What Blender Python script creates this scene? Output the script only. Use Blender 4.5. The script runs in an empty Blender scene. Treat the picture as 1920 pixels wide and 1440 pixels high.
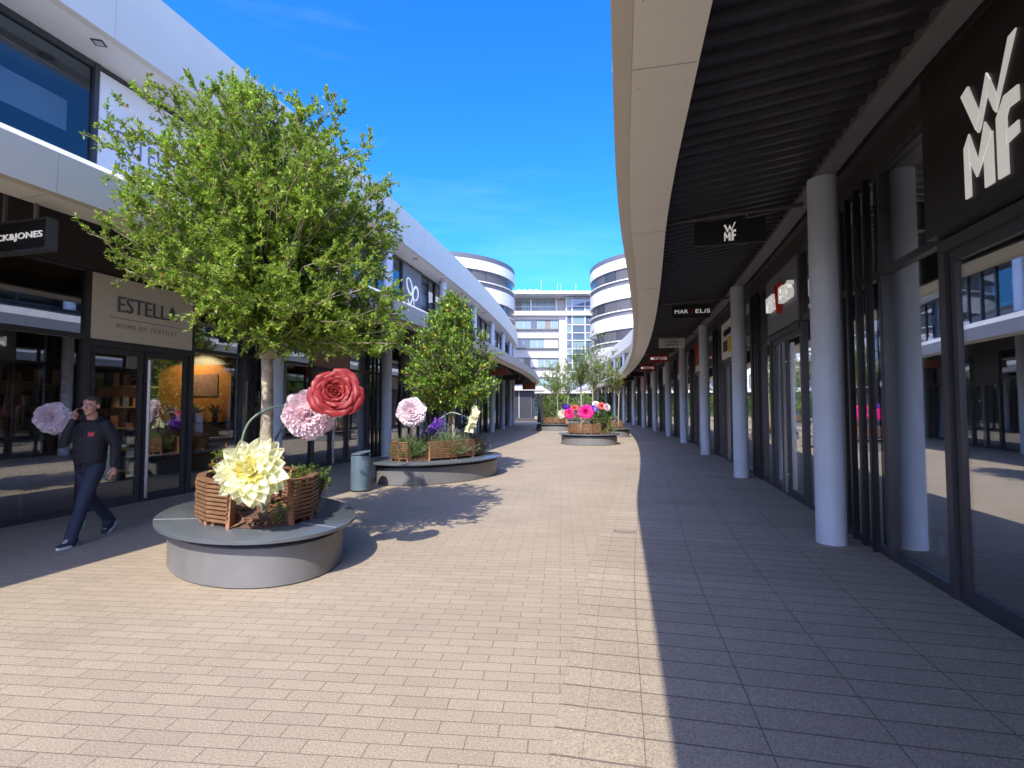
import bpy, bmesh, math, random
from mathutils import Vector, Matrix, Euler
R = math.radians
sc = bpy.context.scene
C = sc.collection
V = Vector
random.seed(7)

# ------------------------------------------------------------------ materials
def new_mat(name):
    m = bpy.data.materials.new(name); m.use_nodes = True
    nt = m.node_tree
    return m, nt, nt.nodes['Principled BSDF'], nt.nodes['Material Output']

def mat(name, col, rough=.6, metal=0, var=.0, vscale=6, bump=0, bscale=60, spec=.5, coat=0, transl=0):
    m, nt, b, out = new_mat(name)
    b.inputs['Roughness'].default_value = rough
    b.inputs['Metallic'].default_value = metal
    b.inputs['Specular IOR Level'].default_value = spec
    b.inputs['Coat Weight'].default_value = coat
    c4 = (*col, 1)
    b.inputs['Base Color'].default_value = c4
    if var or bump:
        tc = nt.nodes.new('ShaderNodeTexCoord')
    if var:
        n = nt.nodes.new('ShaderNodeTexNoise'); n.inputs['Scale'].default_value = vscale
        n.inputs['Detail'].default_value = 6
        n.inputs['Roughness'].default_value = .65
        r = nt.nodes.new('ShaderNodeMapRange')
        r.inputs['From Min'].default_value = .3; r.inputs['From Max'].default_value = .7
        r.inputs['To Min'].default_value = 1 - var; r.inputs['To Max'].default_value = 1 + var
        h = nt.nodes.new('ShaderNodeVectorMath'); h.operation = 'SCALE'
        h.inputs[0].default_value = col
        nt.links.new(tc.outputs['Object'], n.inputs['Vector'])
        nt.links.new(n.outputs['Fac'], r.inputs['Value'])
        nt.links.new(r.outputs['Result'], h.inputs['Scale'])
        nt.links.new(h.outputs['Vector'], b.inputs['Base Color'])
        rr = nt.nodes.new('ShaderNodeMapRange')
        rr.inputs['To Min'].default_value = max(.02, rough - var * .4); rr.inputs['To Max'].default_value = min(1, rough + var * .4)
        nt.links.new(n.outputs['Fac'], rr.inputs['Value']); nt.links.new(rr.outputs['Result'], b.inputs['Roughness'])
    if bump:
        n2 = nt.nodes.new('ShaderNodeTexNoise'); n2.inputs['Scale'].default_value = bscale; n2.inputs['Detail'].default_value = 4
        bp = nt.nodes.new('ShaderNodeBump'); bp.inputs['Strength'].default_value = bump; bp.inputs['Distance'].default_value = .01
        nt.links.new(tc.outputs['Object'], n2.inputs['Vector'])
        nt.links.new(n2.outputs['Fac'], bp.inputs['Height']); nt.links.new(bp.outputs['Normal'], b.inputs['Normal'])
    if transl:
        t = nt.nodes.new('ShaderNodeBsdfTranslucent'); t.inputs['Color'].default_value = c4
        if var: nt.links.new(h.outputs['Vector'], t.inputs['Color'])
        mx = nt.nodes.new('ShaderNodeMixShader'); mx.inputs['Fac'].default_value = transl
        nt.links.new(b.outputs[0], mx.inputs[1]); nt.links.new(t.outputs[0], mx.inputs[2])
        nt.links.new(mx.outputs[0], out.inputs['Surface'])
    return m

def glass_mat(name, tint, r0=.12, p=5.0):
    m, nt, b, out = new_mat(name)
    nt.nodes.remove(b)
    g = nt.nodes.new('ShaderNodeBsdfGlossy'); g.inputs['Roughness'].default_value = .004
    g.inputs['Color'].default_value = (.95, .97, 1, 1)
    t = nt.nodes.new('ShaderNodeBsdfTransparent'); t.inputs['Color'].default_value = (*tint, 1)
    lw = nt.nodes.new('ShaderNodeLayerWeight'); lw.inputs['Blend'].default_value = .5
    pw = nt.nodes.new('ShaderNodeMath'); pw.operation = 'POWER'; pw.inputs[1].default_value = p
    ma = nt.nodes.new('ShaderNodeMath'); ma.operation = 'MULTIPLY_ADD'
    ma.inputs[1].default_value = 1 - r0; ma.inputs[2].default_value = r0
    mx = nt.nodes.new('ShaderNodeMixShader')
    nt.links.new(lw.outputs['Facing'], pw.inputs[0]); nt.links.new(pw.outputs[0], ma.inputs[0])
    nt.links.new(ma.outputs[0], mx.inputs['Fac'])
    nt.links.new(t.outputs[0], mx.inputs[1]); nt.links.new(g.outputs[0], mx.inputs[2])
    # a very slight waviness of the panes
    tc = nt.nodes.new('ShaderNodeTexCoord'); n = nt.nodes.new('ShaderNodeTexNoise'); n.inputs['Scale'].default_value = .9
    bp = nt.nodes.new('ShaderNodeBump'); bp.inputs['Strength'].default_value = .03; bp.inputs['Distance'].default_value = .02
    nt.links.new(tc.outputs['Object'], n.inputs['Vector']); nt.links.new(n.outputs['Fac'], bp.inputs['Height'])
    nt.links.new(bp.outputs['Normal'], g.inputs['Normal'])
    nt.links.new(mx.outputs[0], out.inputs['Surface'])
    return m

def paving_mat(name, c1, c2, mortar, bw, bh, offset, rot=0, uv=False, msize=.0035, tint=.10, pale=.0):
    m, nt, b, out = new_mat(name)
    N = nt.nodes.new; L = nt.links.new
    tc = N('ShaderNodeTexCoord')
    mp = N('ShaderNodeMapping'); mp.inputs['Rotation'].default_value = (0, 0, rot)
    L(tc.outputs['UV' if uv else 'Object'], mp.inputs['Vector'])
    br = N('ShaderNodeTexBrick'); br.offset = offset; br.offset_frequency = 2; br.squash = 1
    br.inputs['Scale'].default_value = 1
    br.inputs['Brick Width'].default_value = bw; br.inputs['Row Height'].default_value = bh
    br.inputs['Mortar Size'].default_value = msize; br.inputs['Mortar Smooth'].default_value = .15
    br.inputs['Color1'].default_value = (*c1, 1); br.inputs['Color2'].default_value = (*c2, 1); br.inputs['Mortar'].default_value = (*mortar, 1)
    # slightly uneven laying
    wn = N('ShaderNodeTexNoise'); wn.inputs['Scale'].default_value = 1.1; wn.inputs['Detail'].default_value = 2
    wv = N('ShaderNodeVectorMath'); wv.operation = 'MULTIPLY_ADD'
    wv.inputs[1].default_value = (.0, .006, 0) if uv else (.02, .012, 0)
    L(tc.outputs['Object'], wn.inputs['Vector']); L(wn.outputs['Color'], wv.inputs[0]); L(mp.outputs['Vector'], wv.inputs[2])
    L(wv.outputs['Vector'], br.inputs['Vector'])
    n1 = N('ShaderNodeTexNoise'); n1.inputs['Scale'].default_value = 95; n1.inputs['Detail'].default_value = 3; n1.inputs['Roughness'].default_value = .8
    L(tc.outputs['Object'], n1.inputs['Vector'])
    r1 = N('ShaderNodeMapRange'); r1.inputs['From Min'].default_value = .3; r1.inputs['From Max'].default_value = .7
    r1.inputs['To Min'].default_value = .52; r1.inputs['To Max'].default_value = 1.48
    L(n1.outputs['Fac'], r1.inputs['Value'])
    n2 = N('ShaderNodeTexNoise'); n2.inputs['Scale'].default_value = .55; n2.inputs['Detail'].default_value = 7; n2.inputs['Roughness'].default_value = .6
    L(tc.outputs['Object'], n2.inputs['Vector'])
    r2 = N('ShaderNodeMapRange'); r2.inputs['From Min'].default_value = .3; r2.inputs['From Max'].default_value = .7
    r2.inputs['To Min'].default_value = 1 - tint; r2.inputs['To Max'].default_value = 1 + tint
    L(n2.outputs['Fac'], r2.inputs['Value'])
    mu = N('ShaderNodeMath'); mu.operation = 'MULTIPLY'; L(r1.outputs[0], mu.inputs[0]); L(r2.outputs[0], mu.inputs[1])
    sm = N('ShaderNodeVectorMath'); sm.operation = 'SCALE'
    L(br.outputs['Color'], sm.inputs[0]); L(mu.outputs[0], sm.inputs['Scale'])
    # small dark spots: chewing gum and drips
    vo = N('ShaderNodeTexVoronoi'); vo.inputs['Scale'].default_value = 1.6; vo.inputs['Randomness'].default_value = 1
    L(tc.outputs['Object'], vo.inputs['Vector'])
    lt = N('ShaderNodeMapRange'); lt.inputs['From Min'].default_value = .018; lt.inputs['From Max'].default_value = .03
    lt.inputs['To Min'].default_value = .6; lt.inputs['To Max'].default_value = 1
    L(vo.outputs['Distance'], lt.inputs['Value'])
    s2 = N('ShaderNodeVectorMath'); s2.operation = 'SCALE'
    L(sm.outputs['Vector'], s2.inputs[0]); L(lt.outputs[0], s2.inputs['Scale'])
    n3 = N('ShaderNodeTexNoise'); n3.inputs['Scale'].default_value = 2.3; n3.inputs['Detail'].default_value = 9; n3.inputs['Roughness'].default_value = .72
    L(tc.outputs['Object'], n3.inputs['Vector'])
    r3 = N('ShaderNodeMapRange'); r3.inputs['From Min'].default_value = .60; r3.inputs['From Max'].default_value = .78; r3.inputs['To Min'].default_value = 1; r3.inputs['To Max'].default_value = .80
    L(n3.outputs['Fac'], r3.inputs['Value'])
    s3 = N('ShaderNodeVectorMath'); s3.operation = 'SCALE'; L(s2.outputs['Vector'], s3.inputs[0]); L(r3.outputs[0], s3.inputs['Scale'])
    L(s3.outputs['Vector'], b.inputs['Base Color'])
    b.inputs['Roughness'].default_value = .82; b.inputs['Specular IOR Level'].default_value = .3
    inv = N('ShaderNodeMath'); inv.operation = 'SUBTRACT'; inv.inputs[0].default_value = 1; L(br.outputs['Fac'], inv.inputs[1])
    ad = N('ShaderNodeMath'); ad.operation = 'MULTIPLY_ADD'; ad.inputs[1].default_value = .35
    L(n1.outputs['Fac'], ad.inputs[0]); L(inv.outputs[0], ad.inputs[2])
    bp = N('ShaderNodeBump'); bp.inputs['Strength'].default_value = .5; bp.inputs['Distance'].default_value = .004
    L(ad.outputs[0], bp.inputs['Height']); L(bp.outputs['Normal'], b.inputs['Normal'])
    return m

M = {}
M['paving'] = paving_mat('paving', (.362, .298, .218), (.328, .268, .197), (.19, .152, .110), .31, .105, .5, rot=R(5.4))
M['slab'] = paving_mat('slab', (.365, .303, .224), (.325, .268, .198), (.15, .125, .10), 1, .21, 0, uv=True, msize=.0065, tint=.12)
M['slab_fine'] = paving_mat('slab_fine', (.365, .303, .224), (.332, .274, .202), (.16, .13, .10), 1, .21, 0, uv=True, msize=.008)
M['fascia'] = mat('fascia', (.67, .63, .53), .45, var=.03, vscale=1.2)
M['soffit'] = mat('soffit', (.86, .84, .76), .6, var=.04, vscale=1.5, bump=.05, bscale=200)
M['upper_soffit'] = mat('upper_soffit', (.78, .76, .70), .6, var=.03)
M['seam'] = mat('seam', (.42, .41, .40), .7)
M['deck'] = mat('deck', (.046, .045, .054), .38, var=.25, vscale=3)
M['beam'] = mat('beam', (.17, .165, .17), .5, var=.12, vscale=4)
M['header'] = mat('header', (.066, .058, .060), .5, var=.15)
M['frame'] = mat('frame', (.052, .052, .057), .4, var=.15, vscale=5)
M['black'] = mat('black', (.012, .012, .014), .4, var=.1)
M['column'] = mat('column', (.56, .63, .71), .55, var=.07, vscale=2.5, bump=.08, bscale=120)
M['glass'] = glass_mat('glass', (.80, .84, .86), .40, 3.5)
M['glass_left'] = glass_mat('glass_left', (.80, .84, .85), .21, 4.0)
M['glass_up'] = glass_mat('glass_up', (.62, .68, .72), .06)
M['inner'] = mat('inner', (.45, .44, .42), .8, var=.2, vscale=1)
M['inner_floor'] = mat('inner_floor', (.17, .165, .16), .35, var=.2, vscale=2)
M['roof'] = mat('roof', (.52, .51, .49), .9, var=.1)
M['white'] = mat('white', (.80, .80, .81), .45, var=.02)
M['pale_metal'] = mat('pale_metal', (.70, .71, .73), .38, metal=.3, var=.03)
M['steel'] = mat('steel', (.50, .50, .50), .35, metal=.8)
M['steel_stone'] = mat('steel_stone', (.4, .4, .4), .4)
M['sign_black'] = mat('sign_black', (.016, .015, .016), .35, var=.1)
M['sign_dark'] = mat('sign_dark', (.035, .033, .032), .45, var=.1)
M['sign_cream'] = mat('sign_cream', (.84, .79, .67), .55, var=.03)
M['sign_white'] = mat('sign_white', (.82, .82, .80), .5, var=.02)
M['sign_grey'] = mat('sign_grey', (.19, .20, .22), .5, var=.05)
M['sign_red'] = mat('sign_red', (.50, .025, .022), .45, var=.06)
M['sign_salmon'] = mat('sign_salmon', (.36, .21, .165), .55, var=.05)
M['sign_brown'] = mat('sign_brown', (.30, .09, .04), .5, var=.06)
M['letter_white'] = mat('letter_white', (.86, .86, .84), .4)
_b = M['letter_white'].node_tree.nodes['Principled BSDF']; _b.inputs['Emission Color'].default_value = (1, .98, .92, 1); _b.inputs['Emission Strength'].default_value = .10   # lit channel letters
M['letter_red'] = mat('letter_red', (.65, .02, .02), .4)
M['letter_grey'] = mat('letter_grey', (.16, .17, .20), .4)
M['letter_faint'] = mat('letter_faint', (.33, .31, .28), .5)
M['letter_black'] = mat('letter_black', (.02, .02, .02), .4)
M['letter_yellow'] = mat('letter_yellow', (.75, .48, .03), .5)
M['orange_wall'] = mat('orange_wall', (.66, .27, .08), .7, var=.12, vscale=2)

# ------------------------------------------------------------------ objects
class MB:
    def __init__(s): s.v = []; s.f = []; s.m = []; s.uv = None; s.sm = []
    def add(s, vs, fs, mi=0, smooth=False):
        o = len(s.v); s.v += [tuple(v) for v in vs]
        for f in fs:
            s.f.append([o + i for i in f]); s.m.append(mi); s.sm.append(smooth)
        return s
    def quad(s, a, b, c, d, mi=0): return s.add([a, b, c, d], [(0, 1, 2, 3)], mi)
    def hexa(s, p, mi=0):  # 8 points: bottom ring then top ring
        return s.add(p, [(3, 2, 1, 0), (4, 5, 6, 7), (0, 1, 5, 4), (1, 2, 6, 5), (2, 3, 7, 6), (3, 0, 4, 7)], mi)
    def box(s, c, d, rz=0, mi=0):
        c = V(c); x, y, z = d[0] / 2, d[1] / 2, d[2] / 2; m = Matrix.Rotation(rz, 3, 'Z')
        return s.hexa([c + m @ V(q) for q in [(-x, -y, -z), (x, -y, -z), (x, y, -z), (-x, y, -z), (-x, -y, z), (x, -y, z), (x, y, z), (-x, y, z)]], mi)
    def slab(s, a, b, n, t0, t1, h0, h1, mi=0):  # upright plate from a to b (xy), between offsets t0..t1 along n
        a = V((a[0], a[1], 0)); b = V((b[0], b[1], 0)); n = V((n[0], n[1], 0))
        q = [a + n * t0, b + n * t0, b + n * t1, a + n * t1]
        z = V((0, 0, 1))
        return s.hexa([x + z * h0 for x in q] + [x + z * h1 for x in q], mi)
    def bar(s, p, q, w, h, mi=0, up=(0, 0, 1)):
        p = V(p); q = V(q); d = (q - p).normalized(); u = V(up)
        if abs(d.dot(u)) > .98: u = V((0, 1, 0))
        sd = d.cross(u).normalized() * w / 2; u2 = sd.cross(d).normalized() * h / 2
        r = lambda o: [o - sd - u2, o + sd - u2, o + sd + u2, o - sd + u2]
        return s.hexa(r(p) + r(q), mi)
    def tube(s, pts, rad, n=8, mi=0, cap=True, smooth=True, flat=None):
        pts = [V(p) for p in pts]; k = len(pts)
        if not hasattr(rad, '__len__'): rad = [rad] * k
        vs = []; fs = []; ref = None
        for i, p in enumerate(pts):
            d = (pts[min(i + 1, k - 1)] - pts[max(i - 1, 0)])
            d = d.normalized() if d.length > 1e-9 else V((0, 0, 1))
            if ref is None:
                ref = V((1, 0, 0)) if abs(d.x) < .9 else V((0, 1, 0))
            a = (ref - d * ref.dot(d)).normalized(); ref = a; b = d.cross(a)
            ra, rb = rad[i] if hasattr(rad[i], '__len__') else (rad[i], rad[i])
            for j in range(n):
                t = 2 * math.pi * j / n
                vs.append(p + a * (math.cos(t) * ra) + b * (math.sin(t) * rb))
        for i in range(k - 1):
            for j in range(n):
                fs.append((i * n + j, i * n + (j + 1) % n, (i + 1) * n + (j + 1) % n, (i + 1) * n + j))
        if cap:
            fs.append(tuple(range(n - 1, -1, -1))); fs.append(tuple((k - 1) * n + j for j in range(n)))
        return s.add(vs, fs, mi, smooth)
    def ball(s, c, r, n=12, k=8, mi=0, rot=None):
        c = V(c); r = r if hasattr(r, '__len__') else (r, r, r)
        vs = [V((0, 0, -r[2]))]; fs = []
        for i in range(1, k):
            t = math.pi * i / k - math.pi / 2
            for j in range(n):
                p = 2 * math.pi * j / n
                vs.append(V((math.cos(t) * math.cos(p) * r[0], math.cos(t) * math.sin(p) * r[1], math.sin(t) * r[2])))
        vs.append(V((0, 0, r[2])))
        for j in range(n): fs.append((0, 1 + (j + 1) % n, 1 + j))
        for i in range(k - 2):
            for j in range(n):
                a = 1 + i * n
                fs.append((a + j, a + (j + 1) % n, a + n + (j + 1) % n, a + n + j))
        t = len(vs) - 1; a = 1 + (k - 2) * n
        for j in range(n): fs.append((a + j, a + (j + 1) % n, t))
        if rot is not None: vs = [rot @ v for v in vs]
        return s.add([v + c for v in vs], fs, mi, True)
    def lathe(s, prof, c=(0, 0, 0), n=32, mi=0, sx=1, sy=1, rz=0, smooth=True):
        c = V(c); m = Matrix.Rotation(rz, 3, 'Z'); vs = []; fs = []
        for (r, z) in prof:
            for j in range(n):
                t = 2 * math.pi * j / n
                vs.append(c + m @ V((r * math.cos(t) * sx, r * math.sin(t) * sy, z)))
        for i in range(len(prof) - 1):
            for j in range(n):
                fs.append((i * n + j, i * n + (j + 1) % n, (i + 1) * n + (j + 1) % n, (i + 1) * n + j))
        return s.add(vs, fs, mi, smooth)
    def build(s, name, mats, parent=None, loc=None, recalc=False, sharp=None):
        if not isinstance(mats, (list, tuple)): mats = [mats]
        org = V(loc) if loc is not None else (parent_loc(parent) if parent else V((0, 0, 0)))
        me = bpy.data.meshes.new(name)
        me.from_pydata([(v[0] - org.x, v[1] - org.y, v[2] - org.z) for v in s.v], [], s.f)
        for m in mats: me.materials.append(m)
        me.polygons.foreach_set('material_index', s.m)
        me.polygons.foreach_set('use_smooth', s.sm)
        if s.uv:
            ul = me.uv_layers.new(name='UVMap')
            for lp in me.loops: ul.data[lp.index].uv = s.uv[lp.vertex_index]
        if recalc:
            bm = bmesh.new(); bm.from_mesh(me); bmesh.ops.recalc_face_normals(bm, faces=bm.faces[:]); bm.to_mesh(me); bm.free()
        if sharp:
            me.set_sharp_from_angle(angle=R(sharp))
        me.update()
        o = bpy.data.objects.new(name, me); C.objects.link(o)
        if parent: o.parent = parent
        else: o.location = org
        return o

def parent_loc(p):
    l = V((0, 0, 0))
    while p: l += p.location; p = p.parent
    return l

def tag(o, label, cat, group=None, kind=None):
    if label: o['label'] = label
    if cat: o['category'] = cat
    if group: o['group'] = group
    if kind: o['kind'] = kind
    return o

def thing(name, label, cat, loc=(0, 0, 0), group=None):
    o = bpy.data.objects.new(name, None); o.empty_display_size = .2; C.objects.link(o); o.location = loc
    return tag(o, label, cat, group)

def text_geo(s, height=1.0, sx=1.0, depth=.01, bold=0.0, spacing=1.0, align='CENTER'):
    cu = bpy.data.curves.new('lettering', 'FONT'); cu.body = s; cu.extrude = depth / 2; cu.offset = bold
    cu.space_character = spacing; cu.resolution_u = 3
    o = bpy.data.objects.new('lettering', cu); C.objects.link(o)
    dg = bpy.context.evaluated_depsgraph_get(); dg.update()
    me = bpy.data.meshes.new_from_object(o.evaluated_get(dg))
    vs = [v.co.copy() for v in me.vertices]; fs = [tuple(p.vertices) for p in me.polygons]
    bpy.data.objects.remove(o); bpy.data.curves.remove(cu); bpy.data.meshes.remove(me)
    x0 = min(v.x for v in vs); x1 = max(v.x for v in vs); y0 = min(v.y for v in vs); y1 = max(v.y for v in vs)
    k = height / (y1 - y0)
    vs = [V(((v.x - (x0 + x1) / 2) * k * sx, (v.y - (y0 + y1) / 2) * k, v.z + depth / 2)) for v in vs]
    return vs, fs, (x1 - x0) * k * sx

class Plane:  # a face to put lettering on: origin, right, up, normal
    def __init__(s, o, r, n): s.o = V(o); s.r = V(r).normalized(); s.n = V(n).normalized(); s.u = V((0, 0, 1))
    def at(s, x, y, z=0): return s.o + s.r * x + s.u * y + s.n * z

def put_text(mb, pl, s, x, y, h, w=None, mi=0, depth=.012, bold=0., spacing=1.):
    vs, fs, ww = text_geo(s, h, 1, depth, bold, spacing)
    k = (w / ww) if w else 1
    mb.add([pl.at(x + v.x * k, y + v.y, v.z + .001) for v in vs], fs, mi)

def put_poly(mb, pl, pts, mi=0, depth=.02, z0=.001):  # pts counter-clockwise, may be concave
    n = len(pts)
    a = [pl.at(x, y, z0) for x, y in pts]; b = [pl.at(x, y, z0 + depth) for x, y in pts]
    fs = [tuple(range(n, 2 * n)), tuple(range(n - 1, -1, -1))] + [(i, (i + 1) % n, n + (i + 1) % n, n + i) for i in range(n)]
    mb.add(a + b, fs, mi)

# ------------------------------------------------------------------ the two curved rows
def xr(z):
    u = z - 6.29
    if u < -3: return 3.876 - .816 + .09 + (u + 3) * .214
    if u < 0: return 3.876 + .272 * u + .010 * u * u
    return 3.876 + .272 * u - .0023 * u * u
def xl(z):
    u = z - 11.66
    return -5.39 + .243 * u - .0025 * u * u
class Row:
    def __init__(s, f, sgn, zend): s.f = f; s.g = sgn; s.zend = zend
    def T(s, z):
        d = (s.f(z + .05) - s.f(z - .05)) / .1
        return V((d, 1, 0)).normalized()
    def N(s, z):
        t = s.T(z); return V((-t.y, t.x, 0)) if s.g < 0 else V((t.y, -t.x, 0))
    def P(s, z, o=0, h=0):
        p = V((s.f(z), z, 0)) + s.N(z) * o; p.z = h; return p
    def stations(s, z0, z1, step, cap=False, op=-.5):
        k = max(1, int(round((z1 - z0) / step))); out = []
        for i in range(k + 1):
            z = z0 + (z1 - z0) * i / k
            out.append((V((s.f(z), z, 0)), s.N(z)))
        if cap:
            B, N = out[-1]; piv = B + N * op; T = s.T(z1)
            for i in range(1, 13):
                a = math.pi / 2 * i / 12; n2 = N * math.cos(a) + T * math.sin(a)
                out.append((piv - n2 * op, n2))
            B2, n2 = out[-1]
            for d in (4, 9): out.append((B2 - N * d, n2))
        return out
    def sweep(s, mb, prof, st, mi=0, closed=True, cap=True):
        n = len(prof); o = len(mb.v); vs = []
        for (B, N) in st:
            for (of, h) in prof: vs.append(V((B.x + N.x * of, B.y + N.y * of, h)))
        fs = []
        m = n if closed else n - 1
        for i in range(len(st) - 1):
            for j in range(m):
                a = i * n + j; b = i * n + (j + 1) % n
                fs.append((a, b, b + n, a + n))
        if cap and closed:
            fs.append(tuple(range(n))); fs.append(tuple((len(st) - 1) * n + j for j in range(n - 1, -1, -1)))
        mb.add(vs, fs, mi)
    def face(s, z, o, h):  # Plane facing the street
        n = s.N(z); return Plane(s.P(z, o, h), n.cross(V((0, 0, 1))) * -1, n)
RR = Row(xr, -1, 75); LL = Row(xl, 1, 47.5)
RZ = [-11, -5.3, .45, 6.29, 12.07, 17.8, 23.6, 29.1, 35.2, 41, 46.6, 52.6, 58.6, 64.5, 70.3]
LZ = [-10.8, -5.2, .4, 5.9, 11.66, 17, 22.5, 28, 33.3, 38.3, 43.6, 47.2]
# ------------------------------------------------------------------ ground
ground = MB(); S = 320
for i in range(1): ground.quad((-S, -S, 0), (S, -S, 0), (S, S, 0), (-S, S, 0))
tag(ground.build('pavement', M['paving']), None, None, kind='structure')

def strip(row, o0, o1, z0, z1, name, m, h):
    mb = MB(); uv = []; st = row.stations(z0, z1, .5); s = 0; vs = []; prev = None; fs = []
    for i, (B, N) in enumerate(st):
        c = B + N * o0
        if prev is not None: s += (c - prev).length
        prev = c
        for k, o in enumerate((o0, o1)):
            p = B + N * o; vs.append((p.x, p.y, h)); uv.append((k, s))
        if i: fs.append((2 * i - 2, 2 * i - 1, 2 * i + 1, 2 * i) if row.g < 0 else (2 * i - 2, 2 * i, 2 * i + 1, 2 * i - 1))
    mb.add(vs, fs); mb.uv = uv
    # mesh normals up
    me = mb.build(name, m)
    bm = bmesh.new(); bm.from_mesh(me.data)
    for f in bm.faces:
        if f.normal.z < 0: f.normal_flip()
    bm.to_mesh(me.data); bm.free()
    tag(me, None, None, kind='structure')
for a, b, m in ((2.83, 2.67, 'slab_fine'), (2.67, 2.37, 'slab'), (2.37, 1.76, 'slab'), (1.76, 1.12, 'slab'), (1.12, .48, 'slab'), (.48, -.40, 'slab')):
    strip(RR, a * .97, b * .97, -11, 75, 'arcade_pavement', M[m], .004)

M['win_lamp'] = mat('win_lamp', (.5, .5, .48), .3)
# ------------------------------------------------------------------ arcade buildings
OO, OI, OG = 2.43, 1.90, -.43      # canopy outer edge, inner soffit edge, glass line
def arcade(row, zs, label, door_h, head_h, canopy_h, glass, fr):
    z0, z1 = -11, row.zend
    root = thing('shopping_arcade', label, 'arcade building', row.P(zs[3], -4, 0), 'two curved shopping arcade rows')
    caps = row.g > 0
    stn = row.stations(z0, z1, .6, cap=caps)
    # canopy: fascia, soffit lining, inner side, deck
    fa = MB(); row.sweep(fa, [(OO, 3.80), (OO, canopy_h), (OO - .12, canopy_h), (OO - .12, 3.80)], stn)
    sf = MB(); row.sweep(sf, [(OI, 3.802), (OO - .122, 3.802), (OO - .122, 3.84), (OI, 3.84)], stn)
    z = z0 + 1.7                                  # joints of the fascia panels and soffit boards, screw heads
    while z < z1 - 1:
        N = row.N(z); T = row.T(z); B = V((row.f(z), z, 0))
        a = B + N * (OO - .004); fa.slab(a - T * .003, a + T * .003, N, 0, .0055, 3.803, canopy_h - .003, 1)
        a = B + N * (OI + .01); sf.slab(a - T * .003, a + T * .003, N, 0, OO - OI - .135, 3.7995, 3.806, 1)
        z += 3.0
    z = z0 + .4
    while z < 14:
        for o in (OO - .05 - .12, OI + .05):
            sf.lathe([(0, -.002), (.004, -.0015), (.005, .004)], row.P(z, o, 3.80), 6, 1)
        z += .75
    ca = fa.build('canopy_fascia', [M['fascia'], M['seam']], root, recalc=True)
    sf.build('canopy_soffit', [M['soffit'], M['seam']], ca, recalc=True)
    mb = MB()
    row.sweep(mb, [(OI, 3.842), (OI + .06, 3.842), (OI + .06, 4.40), (OI, 4.44)], stn)
    row.sweep(mb, [(OG - .2, 4.72), (0, 4.72), (OI - .002, 4.47), (OO - .122, canopy_h - .03), (OO - .122, canopy_h - .01), (OI, 4.49), (0, 4.74), (OG - .2, 4.74)], stn)
    rm = MB(); row.sweep(rm, [(OG - .2, 4.743), (0, 4.743), (OI, 4.493), (OO - .122, canopy_h - .007), (OO - .122, canopy_h + .005), (OI, 4.51), (0, 4.76), (OG - .2, 4.76)], stn); rm.build('canopy_roof', M['roof'], ca, recalc=True)
    z = z0 + .2
    dd = 0
    while z < z1 - .1:                           # ribs of the trapezoid sheet
        N = row.N(z); T = row.T(z); B = V((row.f(z), z, 0))
        for (oa, ha, ob, hb) in ((OI - .01, 4.472, 0, 4.722), (0, 4.722, OG + .02, 4.722)):
            p = B + N * oa; q = B + N * ob; p.z = ha - .028; q.z = hb - .028
            w = T * .055; u = V((0, 0, .028)); w2 = T * .03
            mb.hexa([p - w2 - u, q - w2 - u, q + w2 - u, p + w2 - u, p - w + u, q - w + u, q + w + u, p + w + u])
        z += .21
    mb.build('canopy_deck', M['deck'], ca, recalc=True)
    # longitudinal beam over the columns and the header over the glass
    mb = MB()
    row.sweep(mb, [(-.11, 4.49), (.11, 4.49), (.11, 4.52), (.02, 4.52), (.02, 4.715), (-.02, 4.715), (-.02, 4.52), (-.11, 4.52)], stn)
    mb.build('edge_beam', M['beam'], root, recalc=True)
    mb = MB(); row.sweep(mb, [(OG - .06, head_h), (OG + .07, head_h), (OG + .07, head_h + .30), (OG + .16, head_h + .302), (OG + .16, 4.715), (OG - .06, 4.715)], stn)
    mb.build('header_beam', M['header'], root, recalc=True)
    # roof storey
    fa = MB(); row.sweep(fa, [(.44, 7.2), (.44, 8.38), (.30, 8.38), (.30, 7.2)], stn); z = z0 + 1.2
    while z < z1 - 1:
        N = row.N(z); T = row.T(z); a = V((row.f(z), z, 0)) + N * .436
        fa.slab(a - T * .003, a + T * .003, N, 0, .0055, 7.203, 8.377, 1); z += 2.9
    rf = fa.build('roof_fascia', [M['fascia'], M['seam']], root, recalc=True)
    mb = MB(); row.sweep(mb, [(OG - .5, 7.202), (.298, 7.202), (.298, 7.28), (OG - .5, 7.28)], stn); mb.build('roof_soffit', M['upper_soffit'], rf, recalc=True)
    mb = MB(); row.sweep(mb, [(-11, 7.9), (.298, 7.9), (.298, 8.0), (-11, 8.0)], row.stations(z0, z1, 1.5)); mb.build('roof', M['roof'], root, recalc=True)
    # slabs and back walls
    mb = MB()
    row.sweep(mb, [(-11, 4.72), (OG - .21, 4.72), (OG - .21, 5.0), (-11, 5.0)], row.stations(z0, z1, 1.5))
    row.sweep(mb, [(-8.2, .0), (-8, .0), (-8, 7.9), (-8.2, 7.9)], row.stations(z0, z1, 1.5))
    row.sweep(mb, [(-8, .006), (OG - .1, .006), (OG - .1, .02), (-8, .02)], row.stations(z0, z1, 1.5), 1)
    for z in zs:
        N = row.N(z); a = row.P(z, OG - .25); b = row.P(z, -7.9); mb.slab(a, b, row.T(z), -.08, .08, .03, 4.70)
    for z in (z0 + .05, z1 - .05):
        a = row.P(z, OG); b = row.P(z, -8); mb.slab(a, b, row.T(z), -.04, .04, .03, 7.85)
    mb.build('interior', [M['inner'], M['inner_floor']], root, recalc=True)
    # columns
    cm = None
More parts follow.
